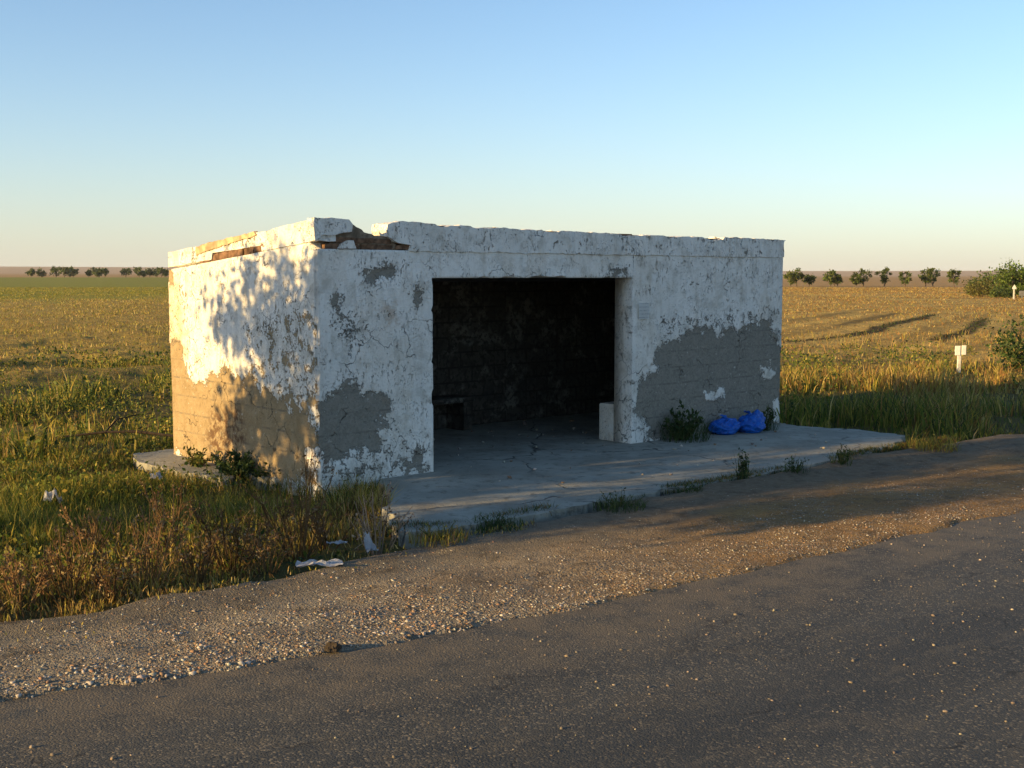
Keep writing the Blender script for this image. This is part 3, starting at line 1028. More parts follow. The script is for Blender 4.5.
# faded notice
mp_ = M('faded_paper', .9, .1)
zc_ = mp_.n.new('ShaderNodeSeparateXYZ'); mp_.l.new(mp_.pos(), zc_.inputs[0])
ln_ = mp_.math('ABSOLUTE', mp_.math('SUBTRACT', mp_.math('FRACT', mp_.math('MULTIPLY', zc_.outputs[2], 24.0)), .5))
wd_ = mp_.noise(mp_.pos(9, 1, 24), 5, 2)
tx = mp_.math('MULTIPLY', mp_.ss(ln_, .13, .2, 1, 0), mp_.ss(wd_, .44, .5))
MAT['paper'] = mp_.done(mp_.mix(mp_.math('MULTIPLY', tx, .42), (.86, .86, .82), (.30, .31, .34)))
t_a, z_a = F1(638, 303); t_b, z_b = F1(648, 319)
bm = bmesh.new()
nx = 5
gv = [[bm.verts.new((u * (t_b - t_a), -.016 - .003 * math.sin(u * 5 + w * 3) - (.008 if (u == 1 and w == 0) else 0), w * (z_a - z_b))) for w in np.linspace(0, 1, nx)] for u in np.linspace(0, 1, nx)]
for a in range(nx - 1):
    for b in range(nx - 1):
        bm.faces.new((gv[a][b], gv[a + 1][b], gv[a + 1][b + 1], gv[a][b + 1]))
bmesh.ops.solidify(bm, geom=bm.faces[:], thickness=.001)
pn = bm_obj('paper_notice', bm, MAT['paper'])
q = N0 + t_a * DV
pn.location = (q[0], q[1], z_b); pn.rotation_euler = (0, 0, ANG)
tag(pn, 'small faded paper notice pasted on the whitewash right of the doorway', 'notice')

# ------------------------------------------------------------------ vegetation builders
def blades(xy, z, h, w, lean, col, acc, tipcol=None):
    n = len(xy)
    a = rng.uniform(0, 2 * np.pi, n); b = rng.uniform(0, 2 * np.pi, n)
    dx, dy = np.cos(a), np.sin(a)
    lx, ly = np.cos(b) * lean * h, np.sin(b) * lean * h
    hz_ = h * np.sqrt(np.clip(1 - np.minimum(lean, .95) ** 2 * .7, .05, 1))
    V = np.zeros((n, 5, 3))
    V[:, 0] = np.stack([xy[:, 0] - dx * w / 2, xy[:, 1] - dy * w / 2, z], 1)
    V[:, 1] = np.stack([xy[:, 0] + dx * w / 2, xy[:, 1] + dy * w / 2, z], 1)
    mx, my, mz = xy[:, 0] + lx * .35, xy[:, 1] + ly * .35, z + hz_ * .6
    V[:, 2] = np.stack([mx + dx * w * .4, my + dy * w * .4, mz], 1)
    V[:, 3] = np.stack([mx - dx * w * .4, my - dy * w * .4, mz], 1)
    V[:, 4] = np.stack([xy[:, 0] + lx, xy[:, 1] + ly, z + hz_], 1)
    k = np.arange(n)[:, None] * 5
    C = np.repeat(col[:, None], 5, 1)
    if tipcol is not None:
        C[:, 4] = tipcol
    acc.add(V.reshape(-1, 3), k + np.array([[0, 1, 2, 3]]), C.reshape(-1, 3))
    acc.F.setdefault(3, []).append(k + np.array([[3, 2, 4]]) + acc.n - n * 5)


def leaves(P, size, col, acc, up=.3, asp=1.7):
    """pointed leaf quads at points P"""
    n = len(P)
    d = rng.normal(size=(n, 3)); d[:, 2] += up; d /= np.linalg.norm(d, axis=1)[:, None]
    r = rng.normal(size=(n, 3)); s = np.cross(d, r); s /= np.linalg.norm(s, axis=1)[:, None] + 1e-9
    size = np.broadcast_to(size, (n,))[:, None]
    V = np.stack([P, P + d * size * .45 + s * size / asp / 2, P + d * size, P + d * size * .45 - s * size / asp / 2], 1)
    k = np.arange(n)[:, None] * 4
    acc.add(V.reshape(-1, 3), k + np.array([[0, 1, 2, 3]]), np.repeat(col[:, None], 4, 1).reshape(-1, 3))


def pal(n, cols, wts, jit=.18):
    c = np.array(cols)[rng.choice(len(cols), n, p=np.array(wts) / np.sum(wts))]
    return np.clip(c * rng.uniform(1 - jit, 1 + jit, (n, 1)) * rng.uniform(.93, 1.07, (n, 3)), .004, .9)


GREEN, OLIVE, YEL, STRAW, BROWN, DKG = (.10, .135, .020), (.19, .185, .028), (.36, .285, .05), (.48, .35, .12), (.20, .115, .036), (.035, .06, .016)


def scatter(n, x0, x1, y0, y1, fr=.62, mg=1.5):
    x = rng.uniform(x0, x1, n); y = rng.uniform(y0, y1, n)
    k = np.abs(x) < fr * y + mg
    return x[k], y[k]


def clear(x, y, m_slab=.02, m_verge=.0):
    k = (poly_sd(slab_poly, x, y) < -m_slab) & (poly_sd(verge_c, x, y) < -m_verge)
    return k


# ---- grass: several sheets of blades, all uncountable
acc = Acc()
# left foreground, tall and mixed
BARE = [at(*p, -.08) for p in ((240, 582), (300, 552), (350, 536), (400, 536), (436, 545), (425, 565), (300, 600))]
x, y = scatter(170000, -9, 0.2, 6.0, 15)
k = clear(x, y, -.03, -.60); x, y = x[k], y[k]
sdv = -poly_sd(verge_c, x, y)
cl = fbm(x * 1.3, y * 1.3, 3, 21); cl2 = fbm(x * .5, y * .5, 3, 22)
dry = np.clip(sstep(2.2, .6, sdv) * .75 + (cl2 - .5) * 1.5 + .42, 0, 1)
k = rng.random(len(x)) < (.25 + .75 * sstep(.36, .56, cl)) * (sstep(-.15, .15, sdv + .7 * (cl - .5)) + .10 * sstep(-.6, -.1, sdv + .9 * (cl2 - .5)))
k &= (poly_sd(BARE, x, y) < -.05) | (rng.random(len(x)) < .10)
x, y, cl, dry, sdv, cl2 = (q[k] for q in (x, y, cl, dry, sdv, cl2))
n = len(x)
tall = .06 + .04 * sstep(-.2, .2, sdv) + .30 * cl * sstep(.0, .7, sdv) * (.6 + .8 * cl2)
# lower beside the bare patch west of the shelter
tall *= 1 - .55 * sstep(10.4, 12.5, y) * (x < -3)
tall *= .55 + .45 * sstep(.5, 1.5, sdv)
h = tall * rng.uniform(.45, 1.25, n)
isdry = rng.random(n) < dry
col = np.where(isdry[:, None], pal(n, [STRAW, BROWN, YEL, (.11, .065, .03)], [2.5, 2.2, 3, 1.2]), pal(n, [GREEN, OLIVE, DKG, YEL], [3, 3, 2, 1.2]))
blades(np.stack([x, y], 1), np.maximum(ground_z(x, y), np.where(sdv < .02, gravel_z(x, y, np.clip(1 + sdv / 2.3, 0, .95)), -9)) - .01, h, rng.uniform(.004, .011, n), rng.uniform(.1, .8, n), col, acc)
# broad little leaves among it
x, y = scatter(60000, -10, 0.2, 7.0, 22)
k = clear(x, y, .0, .3); x, y = x[k], y[k]
cl = fbm(x * 1.1, y * 1.1, 3, 25)
k = cl > .5; x, y, cl = x[k], y[k], cl[k]
z = ground_z(x, y) + rng.uniform(0, 1, len(x)) * .35 * sstep(.48, .72, cl)
leaves(np.stack([x, y, z], 1), rng.uniform(.02, .06, len(x)), pal(len(x), [GREEN, OLIVE, DKG, YEL], [3, 2.5, 2, 1]), acc)
gl = acc.build('foreground_grass', MAT['grass'])
tag(gl, 'mixed green and dry brown grass in front of and left of the shelter', 'grass', kind='stuff')

acc = Acc()
# left middle distance
x, y = scatter(150000, -34, -2, 13, 52)
k = clear(x, y, .02, .3); x, y = x[k], y[k]
cl = fbm(x * .75, y * .55, 4, 31); cl2 = fbm(x * .22, y * .16, 3, 32)
keepp = (.45 + .8 * sstep(.42, .60, cl)) * (1 - .93 * sstep(21, 33, y + 12 * (cl2 - .5)))
k = rng.random(len(x)) < keepp; x, y, cl, cl2 = x[k], y[k], cl[k], cl2[k]
n = len(x)
h = (.07 + .50 * sstep(.42, .74, cl)) * rng.uniform(.5, 1.2, n) * (1 - .6 * sstep(22, 30, y))
dry = np.clip(.35 + 1.8 * (cl2 - .5) + .4 * sstep(22, 30, y), .05, .95)
isdry = rng.random(n) < dry
col = np.where(isdry[:, None], pal(n, [STRAW, BROWN, YEL], [1.5, 2, 3]), pal(n, [GREEN, OLIVE, DKG, YEL], [3, 3, 2, 1]))
blades(np.stack([x, y], 1), ground_z(x, y) - .01, h, rng.uniform(.010, .026, n), rng.uniform(.1, .8, n), col, acc)
x, y = scatter(70000, -26, -2, 13, 34)
k = clear(x, y, .0, .3); x, y = x[k], y[k]
cl = fbm(x * .75, y * .55, 4, 31)
k = (cl > .52); x, y, cl = x[k], y[k], cl[k]
z = ground_z(x, y) + rng.uniform(0, 1, len(x)) * .42 * sstep(.5, .7, cl)
leaves(np.stack([x, y, z], 1), rng.uniform(.04, .11, len(x)), pal(len(x), [GREEN, OLIVE, DKG, YEL], [3, 2.5, 3, 1.5]), acc)
g2 = acc.build('weedy_meadow', MAT['grass'])
tag(g2, 'lumpy green and yellow meadow grass between the shelter and the stubble field on the left', 'grass', kind='stuff')

acc = Acc()
# right: green close to the shelter, golden further out
x, y = scatter(260000, 1.5, 30, 14.5, 44)
k = clear(x, y, .02, -.1); x, y = x[k], y[k]
cl = fbm(x * .8, y * .7, 4, 41); cl2 = fbm(x * .3, y * .2, 3, 42)
edge = 26.5 + 12 * sstep(10.5, 17, x)
keepp = (.35 + .8 * sstep(.40, .58, cl)) * (1 - .97 * sstep(edge - 3, edge + 2, y + 5 * (cl2 - .5)))
k = rng.random(len(x)) < keepp; x, y, cl, cl2 = x[k], y[k], cl[k], cl2[k]
n = len(x)
h = (.10 + .46 * sstep(.38, .72, cl)) * rng.uniform(.5, 1.25, n)
sdv = -poly_sd(verge_c, x, y)
h *= (.35 + .65 * sstep(0, 1.1, sdv)) * (1 - .45 * sstep(20, 26, y))
dry = np.clip(.30 + .75 * sstep(17, 23, y) + 1.4 * (cl2 - .5), .08, .97)
isdry = rng.random(n) < dry
col = np.where(isdry[:, None], pal(n, [STRAW, BROWN, YEL, (.32, .18, .05)], [2, 1.8, 2, 2]), pal(n, [GREEN, OLIVE, DKG, YEL], [3, 2.5, 2, .6]))
blades(np.stack([x, y], 1), ground_z(x, y) - .01, h, rng.uniform(.010, .022, n), rng.uniform(.1, .75, n), col, acc)
x, y = scatter(60000, 1.5, 24, 15, 34)
k = clear(x, y, .05, .3); x, y = x[k], y[k]
cl = fbm(x * .8, y * .7, 4, 44)
k = cl > .56; x, y, cl = x[k], y[k], cl[k]
z = ground_z(x, y) + rng.uniform(0, 1, len(x)) * .5 * sstep(.54, .74, cl)
leaves(np.stack([x, y, z], 1), rng.uniform(.03, .09, len(x)), pal(len(x), [GREEN, OLIVE, DKG, YEL], [3, 2.5, 3, 1]), acc)
g3 = acc.build('roadside_grass', MAT['grass'])
tag(g3, 'tall grass right of the shelter, dark green near and golden further out', 'grass', kind='stuff')

acc = Acc()
# stubble and clods of the two fields
x, y = scatter(800000, -120, 120, 24, 240, .52, 1)
lf = x / y < .10
dens = np.where(lf, 1, .8) * np.clip(70 / y, .2, 1)
k = (rng.random(len(x)) < dens) & clear(x, y, .0, 1.5) & (np.min([line_d(ln, x, y) for ln in FURROWS], axis=0) > .55); x, y = x[k], y[k]; lf = lf[k]
rows = fbm(x * .05 + y * .35, x * .02, 3, 51)
k = rng.random(len(x)) < .25 + .75 * sstep(.35, .6, fbm(x * .3, y * .15, 3, 52)); x, y, lf = x[k], y[k], lf[k]
n = len(x)
col = np.where(lf[:, None], np.where((y > 115)[:, None], pal(n, [STRAW, BROWN, YEL, OLIVE], [.4, .5, 2, 5]), pal(n, [STRAW, (.26, .155, .05), YEL, OLIVE], [2.2, 2.2, 2.4, 1.6])), pal(n, [STRAW, BROWN, YEL, (.26, .14, .045)], [2, 1.6, 1.3, 4]))
blades(np.stack([x, y], 1), ground_z(x, y) - .02, rng.uniform(.04, .15, n) * (1 + y / 300), rng.uniform(.010, .028, n) * (1 + y / 70), rng.uniform(.2, .9, n), col, acc)
# weeds on the furrow ridges
for ln in FURROWS[:2]:
    P = np.array(ln); L = np.hypot(*np.diff(P, axis=0).T); cs = np.r_[0, np.cumsum(L)]
    n = int(cs[-1] * 22)
    s = rng.uniform(0, cs[-1], n)
    px_ = np.interp(s, cs, P[:, 0]) + rng.normal(0, .22, n); py_ = np.interp(s, cs, P[:, 1]) + rng.normal(0, .22, n)
    blades(np.stack([px_, py_], 1), ground_z(px_, py_) - .02, rng.uniform(.04, .11, n), rng.uniform(.03, .08, n), rng.uniform(.2, .8, n), pal(n, [DKG, (.05, .04, .02)], [2, 3]), acc)
g4 = acc.build('field_stubble', MAT['grass'])
tag(g4, 'sparse brown stubble covering the ploughed fields behind the shelter', 'stubble', kind='stuff')

acc = Acc()
# low grass growing along the broken edge of the apron and in the gravel
edge_px = [(395, 533), (432, 533), (470, 528), (520, 519), (560, 512), (600, 505), (660, 495), (700, 489), (760, 478), (830, 465), (880, 453), (910, 446), (950, 442)]
E_ = np.array([at(*p, -.07) for p in edge_px])
seglen = np.r_[0, np.cumsum(np.hypot(*np.diff(E_, axis=0).T))]
s = rng.uniform(0, seglen[-1], 26000)
x = np.interp(s, seglen, E_[:, 0]); y = np.interp(s, seglen, E_[:, 1])
k = (fbm(s * 1.4, s * 0, 3, 61) > .52 - .10 * (s < 2.0)) & (rng.random(len(s)) < .55); s, x, y = s[k], x[k], y[k]
n = len(s)
x = x + rng.normal(.0, .05, n); y = y - np.abs(rng.normal(0, .10, n)) + .04
col = pal(n, [(.05, .075, .018), OLIVE, BROWN, DKG], [3, 1.5, 2.5, 3])
blades(np.stack([x, y], 1), np.full(n, -.045), rng.uniform(.02, .09, n) * (.5 + fbm(s * 2.3, s * 0, 3, 62)), rng.uniform(.004, .008, n), rng.uniform(.2, .9, n), col, acc)
g5 = acc.build('edge_grass', MAT['grass'])
tag(g5, 'low grass creeping along the broken edge of the concrete apron', 'grass', kind='stuff')


# ------------------------------------------------------------------ stones
def stones(x, y, z, r, col, acc, flat=.6):
    n = len(x)
    ico = np.array([[0, 0, 1], [.89, 0, .45], [.28, .85, .45], [-.72, .53, .45], [-.72, -.53, .45], [.28, -.85, .45],
                    [.72, .53, -.45], [-.28, .85, -.45], [-.89, 0, -.45], [-.28, -.85, -.45], [.72, -.53, -.45], [0, 0, -1]])
    F = np.array([[0, 1, 2], [0, 2, 3], [0, 3, 4], [0, 4, 5], [0, 5, 1], [1, 6, 2], [2, 7, 3], [3, 8, 4], [4, 9, 5], [5, 10, 1],
                  [2, 6, 7], [3, 7, 8], [4, 8, 9], [5, 9, 10], [1, 10, 6], [6, 11, 7], [7, 11, 8], [8, 11, 9], [9, 11, 10], [10, 11, 6]])
    V = ico[None] * rng.uniform(.6, 1.25, (n, 12, 1)) * np.stack([rng.uniform(.8, 1.4, n), rng.uniform(.6, 1.0, n), rng.uniform(.5, .9, n) * flat / .6], 1)[:, None]
    a = rng.uniform(0, 2 * np.pi, n); ca, sa = np.cos(a)[:, None], np.sin(a)[:, None]
    V = np.stack([V[..., 0] * ca - V[..., 1] * sa, V[..., 0] * sa + V[..., 1] * ca, V[..., 2]], -1) * r[:, None, None]
    V += np.stack([x, y, z], 1)[:, None]
    acc.add(V.reshape(-1, 3), (np.arange(n)[:, None, None] * 12 + F[None]).reshape(-1, 3), np.repeat(col[:, None], 12, 1).reshape(-1, 3))


STC = [(.46, .42, .345), (.36, .31, .235), (.22, .145, .085), (.48, .44, .37), (.15, .125, .10), (.30, .17, .09)]
acc = Acc()
nS = 110000
kk = rng.integers(0, len(REs) - 1, nS * 3)
wgt = np.hypot(*(REs[kk + 1] - REs[kk]).T)
mid_ = (REs[kk] + REs[kk + 1]) / 2
ok = (np.abs(mid_[:, 0]) < .6 * mid_[:, 1] + 1.5) & (mid_[:, 1] > 2.5) & (mid_[:, 1] < 26) & (rng.random(len(kk)) < wgt / .12)
kk = kk[ok][:nS]
v = rng.beta(1.0, 1.25, len(kk)); f_ = rng.random(len(kk))[:, None]
A_ = REs[kk] * (1 - f_) + REs[kk + 1] * f_; B_ = GEs[kk] * (1 - f_) + GEs[kk + 1] * f_
P = A_ * (1 - v[:, None]) + B_ * v[:, None]
x, y = P[:, 0], P[:, 1]
k = (rng.random(len(x)) < .30 + .9 * sstep(.40, .62, fbm(x * 1.6, y * 1.6, 3, 71)) * (1 - .6 * v))
x, y, v = x[k], y[k], v[k]
n = len(x)
leftish = sstep(1.5, -1.0, x)
r = np.clip(rng.lognormal(math.log(.0048), .5, n), .0025, .015) * (.75 + .45 * leftish) * (1.15 - .6 * v)
col = pal(n, STC, [3, 3, 3, 1.0, 2, 2.5], .25)
stones(x, y, gravel_z(x, y, v) - r * .15, r, col, acc)
st = acc.build('gravel', MAT['stone'])
tag(st, 'loose gravel stones along the edge of the asphalt', 'gravel', kind='stuff')
acc = Acc()
n = 14000
x = rng.uniform(-6, 9, n); y = rng.uniform(2.5, 12, n)
sr = poly_sd(np.vstack([REs[::5], RO[::-5]]), x, y)
k = (sr > .02) & (rng.random(n) < np.exp(-sr / 2.4) + .25) & (fbm(x * 1.2, y * 1.2, 3, 75) > .42)
x, y, sr = x[k], y[k], sr[k]; n = len(x)
r = np.clip(rng.lognormal(math.log(.0038), .55, n), .002, .013)
zr = ZR - .01 + (fbm(x * .8, y * .8, 2, 5) - .5) * .012 + .05 * np.sin(np.pi * np.clip((sr + .35) / (ROADW + .35), 0, 1))
stones(x, y, zr + r * .2, r, pal(n, [(.30, .25, .18), (.22, .17, .115), (.16, .13, .10), (.40, .33, .23)], [2, 3, 3, 1.5]), acc)
st2 = acc.build('road_grit', MAT['stone'])
tag(st2, 'scattered grit and small stones lying on the asphalt', 'grit', kind='stuff')
acc = Acc()
n = 130
t = rng.uniform(T0 - .2, LEN - .6, n); nn_ = np.where(rng.random(n) < .55, rng.uniform(.5, 2.3, n), rng.uniform(-1.8, .5, n))
P = N0[None] + t[:, None] * DV + nn_[:, None] * NV
k = poly_sd(slab_poly, P[:, 0], P[:, 1]) > .1
P = P[k]; n = len(P)
r = np.clip(rng.lognormal(math.log(.012), .6, n), .004, .05)
stones(P[:, 0], P[:, 1], r * .25 + .004, r, pal(n, STC, [3, 3, 2, 2, 3, 1]), acc)
st3 = acc.build('rubble', MAT['stone'])
tag(st3, 'crumbs of plaster and rubble on the concrete floor of the shelter', 'rubble', kind='stuff')


# ------------------------------------------------------------------ trees and shrubs
def make_tree(name, h, cw, trunk_h, nclump, nleaf, lsize, cols, wts, seed, loc, squash=1.0, shape=0, spread=.2):
    st_ = np.random.default_rng(seed)
    root = empty(name, loc)
    tr = Acc()
    pts = [(0, 0, -.1), (st_.normal(0, .03) * h, st_.normal(0, .03) * h, trunk_h * .6), (st_.normal(0, .05) * h, st_.normal(0, .05) * h, trunk_h + (h - trunk_h) * .55)]
    tp = np.array(pts)
    t_ = np.linspace(0, 1, 7)
    cp = np.stack([np.interp(t_, [0, .5, 1], tp[:, k]) for k in range(3)], 1)
    V, F = tube_np(cp, np.linspace(.035, .012, 7) * h, 7); tr.add(V, F)
    cr = Acc()
    ch = h - trunk_h
    cents = []
    for c in range(nclump):
        while True:
            p = st_.uniform(-1, 1, 3)
            if np.linalg.norm(p) < 1: break
        p = p / (np.linalg.norm(p) + 1e-6) * np.linalg.norm(p) ** .45
        w = 1.0
        if shape == 1: w = .65 + .35 * (p[2] + 1) / 2 + .2          # wider above
        if shape == 2: w = 1.15 - .45 * (p[2] + 1) / 2               # shrub, wider below
        cents.append((p[0] * cw / 2 * w, p[1] * cw / 2 * w, trunk_h + ch * (p[2] * .5 * squash + .5)))
    cents = np.array(cents)
    for c in cents[:: max(1, nclump // 9)]:
        a = cp[st_.integers(2, 6)]
        m_ = (a + c) / 2 + st_.normal(0, .04, 3) * h
        V, F = tube_np(np.array([a, m_, c]), np.array([.014, .009, .004]) * h, 5); tr.add(V, F)
    tr.build('trunk', MAT['bark'], root, True)
    wt_ = np.ones(nclump) if shape != 2 else np.clip(1.35 - (cents[:, 2] - trunk_h) / ch, .22, 2) ** 1.6
    ci = st_.choice(nclump, nleaf, p=wt_ / wt_.sum())
    P = cents[ci] + st_.normal(0, 1, (nleaf, 3)) * cw * spread * st_.uniform(.5, 1.2, nclump)[ci][:, None] * np.array([1, 1, .8])
    P[:, 2] = np.maximum(P[:, 2], .05)
    global rng
    sv, rng = rng, st_
    tone = st_.uniform(.75, 1.3, nclump)[ci][:, None]
    leaves(P, st_.uniform(.6, 1.3, nleaf) * lsize, np.clip(pal(nleaf, cols, wts) * tone, .004, .9), cr, .1, 1.6)
    rng = sv
    cr.build('crown', MAT['leaf'], root)
    return root


TG = [(.07, .10, .022), (.09, .12, .026), (.13, .145, .032), (.05, .07, .018)]
# the two rows on the horizon
row_r = [(790, 287, 14, 15), (799, 287, 17, 14), (815, 286, 11, 11), (829, 286, 14, 12), (837, 286, 16, 12), (844, 285, 11, 8), (855, 287, 12, 11), (866, 286, 17, 15), (891, 287, 18, 14), (904, 287, 15, 11), (929, 286, 17, 13), (941, 287, 18, 11), (953, 286, 17, 13)]
desc_r = ['tree half hidden behind the right end of the shelter', 'round tree standing just clear of the right end of the shelter', 'small low tree, third from the shelter in the right-hand row', 'narrow tree, fourth from the shelter in the right-hand row', 'broad flat-topped tree, fifth from the shelter in the right-hand row',
          'low dark bush between two taller trees in the middle of the right-hand row', 'small round tree left of the broad one in the right-hand row', 'broad tree left of the wide gap in the right-hand row', 'tallest full-crowned tree right of the wide gap in the right-hand row', 'slim tree beside the tallest one in the right-hand row',
          'broad tree, first of the last trio in the right-hand row', 'narrow upright tree, middle one of the last trio in the right-hand row', 'last tree of the right-hand row before the dark bushes']
DR = 262.0
for q, (px, py, hp, wp) in enumerate(row_r):
    X, Y = (px - 512) / FPX * DR, DR + (q % 3) * 3
    h = hp / FPX * DR; w = wp / FPX * DR
    o = make_tree('field_tree', h, w * .95, h * .24, 18, 700, .42, TG, [3, 3, 2, 2], 100 + q, (X, Y, float(ground_z(X, Y))), 1, 1, .09)
    tag(o, desc_r[q], 'tree', 'trees in the right-hand row on the horizon')
row_l = [(33, 8, 7), (39, 9, 9), (50, 10, 9), (60, 9, 11), (66, 10, 9), (71, 11, 8), (83, 7, 5), (89, 8, 8), (98, 10, 10), (103, 8, 6), (121, 9, 9), (135, 7, 7), (141, 10, 9), (148, 8, 9), (152, 9, 8), (158, 7, 5), (163, 9, 7)]
desc_l = ['leftmost and palest tree of the left-hand horizon row', 'second tree from the left end of the left-hand horizon row', 'first tree of the dense left clump on the left horizon', 'widest tree of the dense left clump on the left horizon', 'tree inside the dense left clump next to its tallest one', 'tallest tree closing the dense left clump on the left horizon',
          'tiny bush alone between two clumps on the left horizon', 'first tree of the middle clump on the left horizon', 'broadest tree of the middle clump on the left horizon', 'small tree closing the middle clump on the left horizon', 'single tree standing alone on the left horizon',
          'low first bush of the clump nearest the shelter on the left horizon', 'tall tree of the clump nearest the shelter on the left horizon', 'broad dark tree in the middle of the clump nearest the shelter, left horizon', 'tree right of the broad dark one near the shelter, left horizon', 'tiny bush second from the shelter wall on the left horizon', 'dark tree touching the shelter wall on the left horizon']
DL = 690.0
for q, (px, hp, wp) in enumerate(row_l):
    X, Y = (px - 512) / FPX * DL, DL + (q % 4) * 6
    h = hp / FPX * DL; w = wp / FPX * DL
    o = make_tree('field_tree', h, w, h * .22, 12, 420, 1.0, TG, [3, 3, 1, 3], 200 + q, (X, Y, float(ground_z(X, Y))), 1, 1, .12)
    tag(o, desc_l[q], 'tree', 'trees in the left-hand row on the horizon')

# far right: bushes and tree by the road
DB = 135.0
P3 = lambda px, D: ((px - 512) / FPX * D, D, float(ground_z((px - 512) / FPX * D, D)))
tag(make_tree('roadside_tree', 3.5, 3.3, .5, 34, 3000, .26, [(.09, .14, .022), (.13, .17, .03), (.05, .085, .016)], [3, 2, 2], 301, P3(1013, 128), 1, 0, .13), 'bright green bushy tree above the far right bushes', 'tree')
tag(make_tree('dark_bush', 2.3, 4.6, .1, 36, 2400, .28, TG, [3, 2, 1, 3], 302, P3(990, 140), 1, 2, .12), 'wide dark bush between the far field row and the bright tree', 'bush')
tag(make_tree('dark_bush', 1.9, 2.6, .1, 24, 1300, .26, TG, [3, 2, 1, 3], 303, P3(975, 145), 1, 2, .13), 'low dark bush at the left end of the roadside thicket', 'bush')
tag(make_tree('olive_bush', 1.9, 2.6, .05, 22, 1300, .22, [(.13, .11, .03), (.10, .095, .025)], [1, 1], 304, P3(982, 128), 1, 2, .14), 'yellowish olive bush in front of the dark thicket', 'bush')
tag(make_tree('dark_bush', 1.3, 2.2, .05, 18, 1000, .2, TG, [3, 2, 0, 3], 305, P3(1000, 122), 1, 2, .14), 'low very dark bush at the foot of the bright tree', 'bush')
tag(make_tree('green_shrub', 1.2, 1.3, .05, 30, 1700, .085, [(.05, .085, .02), (.08, .10, .025), (.035, .06, .016)], [3, 2, 2], 306, P3(1026, 27.0), 1, 2, .14), 'leafy green shrub cut by the right edge of the picture', 'shrub')

# roadside tree left of the frame: it throws the dappled shade on the side wall and the apron
def pst(p, s): return (s * math.cos(R(SUN_TRAVEL)) - p * math.sin(R(SUN_TRAVEL)), s * math.sin(R(SUN_TRAVEL)) + p * math.cos(R(SUN_TRAVEL)))


x_, y_ = pst(10.2, -3.8)
tag(make_tree('roadside_tree', 4.1, 5.7, 1.55, 62, 15000, .12, TG, [3, 3, 2, 2], 401, (x_, y_, -.1), 1, 2, .044), 'broad roadside tree whose dappled shadow falls on the sunlit side wall', 'tree')


# ------------------------------------------------------------------ weeds, each its own plant
def weed(name, loc, h, w, nst, cols, wts, seed, leafn=14, leafs=.03, grassy=0, stemcol=(.08, .09, .03), lean=.5):
    global rng
    sv, rng = rng, np.random.default_rng(seed)
    root = empty(name, loc)
    sa, la = Acc(), Acc()
    for s in range(nst):
        a = rng.uniform(0, 2 * np.pi); rr = rng.uniform(0, 1) ** .6 * w / 2
        hh = h * rng.uniform(.55, 1.0) * (1 - .35 * (rr / (w / 2)) ** 2)
        b = np.array([math.cos(a) * rr * .12, math.sin(a) * rr * .12, -.02])
        e = np.array([math.cos(a) * rr, math.sin(a) * rr, hh])
        m_ = (b + e) / 2 + rng.normal(0, .05, 3) * h
        pts = np.array([b, m_, e])
        V, F = tube_np(pts, np.array([.006, .0045, .002]) * (.6 + h), 4); sa.add(V, F, stemcol)
        t = rng.uniform(.12, 1.05, leafn)[:, None]
        Pp = np.where(t < .5, b + (m_ - b) * t * 2, m_ + (e - m_) * (t - .5) * 2) + rng.normal(0, .02, (leafn, 3)) * (h + .2)
        leaves(Pp, rng.uniform(.6, 1.3, leafn) * leafs, pal(leafn, cols, wts), la, lean, 2.2)
    if grassy:
        n = grassy
        a = rng.uniform(0, 2 * np.pi, n); rr = np.sqrt(rng.uniform(0, 1, n)) * w / 2
        blades(np.stack([np.cos(a) * rr, np.sin(a) * rr], 1), np.full(n, -.02), h * rng.uniform(.35, 1.0, n), rng.uniform(.004, .010, n), rng.uniform(.15, .8, n), pal(n, cols, wts), la)
    sa.build('stems', MAT['leaf'], root)
    la.build('leaves', MAT['leaf'], root)
    rng = sv
    return root


def dry_weed(loc, h, w, nst, seed, col=(.26, .17, .10)):
    global rng
    sv, rng = rng, np.random.default_rng(seed)
    sa = ha = Acc()
    for s in range(nst):
        a = rng.uniform(0, 2 * np.pi); rr = rng.uniform(.2, 1) * w / 2
        hh = h * rng.uniform(.5, 1.0)
        b = np.array([math.cos(a) * rr * .2, math.sin(a) * rr * .2, -.03])
        e = np.array([math.cos(a) * rr, math.sin(a) * rr, hh])
        ts = np.linspace(0, 1, 6)[:, None]
        pts = b + (e - b) * ts + rng.normal(0, .018, (6, 3)) * h * ts
        cc = np.array(col) * rng.uniform(.7, 1.25)
        V, F = tube_np(pts, np.linspace(.0065, .0025, 6), 4); sa.add(V, F, cc)
        for k in range(rng.integers(2, 6)):
            q = rng.integers(2, 5); p = pts[q]
            d = rng.normal(0, 1, 3) * .5 + np.array([e[0] * .6, e[1] * .6, hh]) / (hh + 1e-6)
            d /= np.linalg.norm(d)
            L = h * rng.uniform(.12, .34)
            V, F = tube_np(np.array([p, p + d * L * .5 + rng.normal(0, .01, 3), p + d * L + np.array([0, 0, .02])]), np.array([.0042, .003, .0018]), 3); sa.add(V, F, cc)
            P = p + d * L * rng.uniform(.5, 1.05, (7, 1)) + rng.normal(0, .010, (7, 3))
            leaves(P, rng.uniform(.014, .034, 7), np.clip(pal(7, [col, (.16, .085, .04), (.34, .25, .13)], [2, 2, 1]), 0, 1), ha, .2, 1.8)
    root = sa.build('dry_weed', MAT['leaf']); root.location = loc
    rng = sv
    return root


def gloc(px, py, z=None):
    x, y = at(px, py, -.08 if z is None else z)
    return (float(x), float(y), float(ground_z(x, y)) if z is None else z)


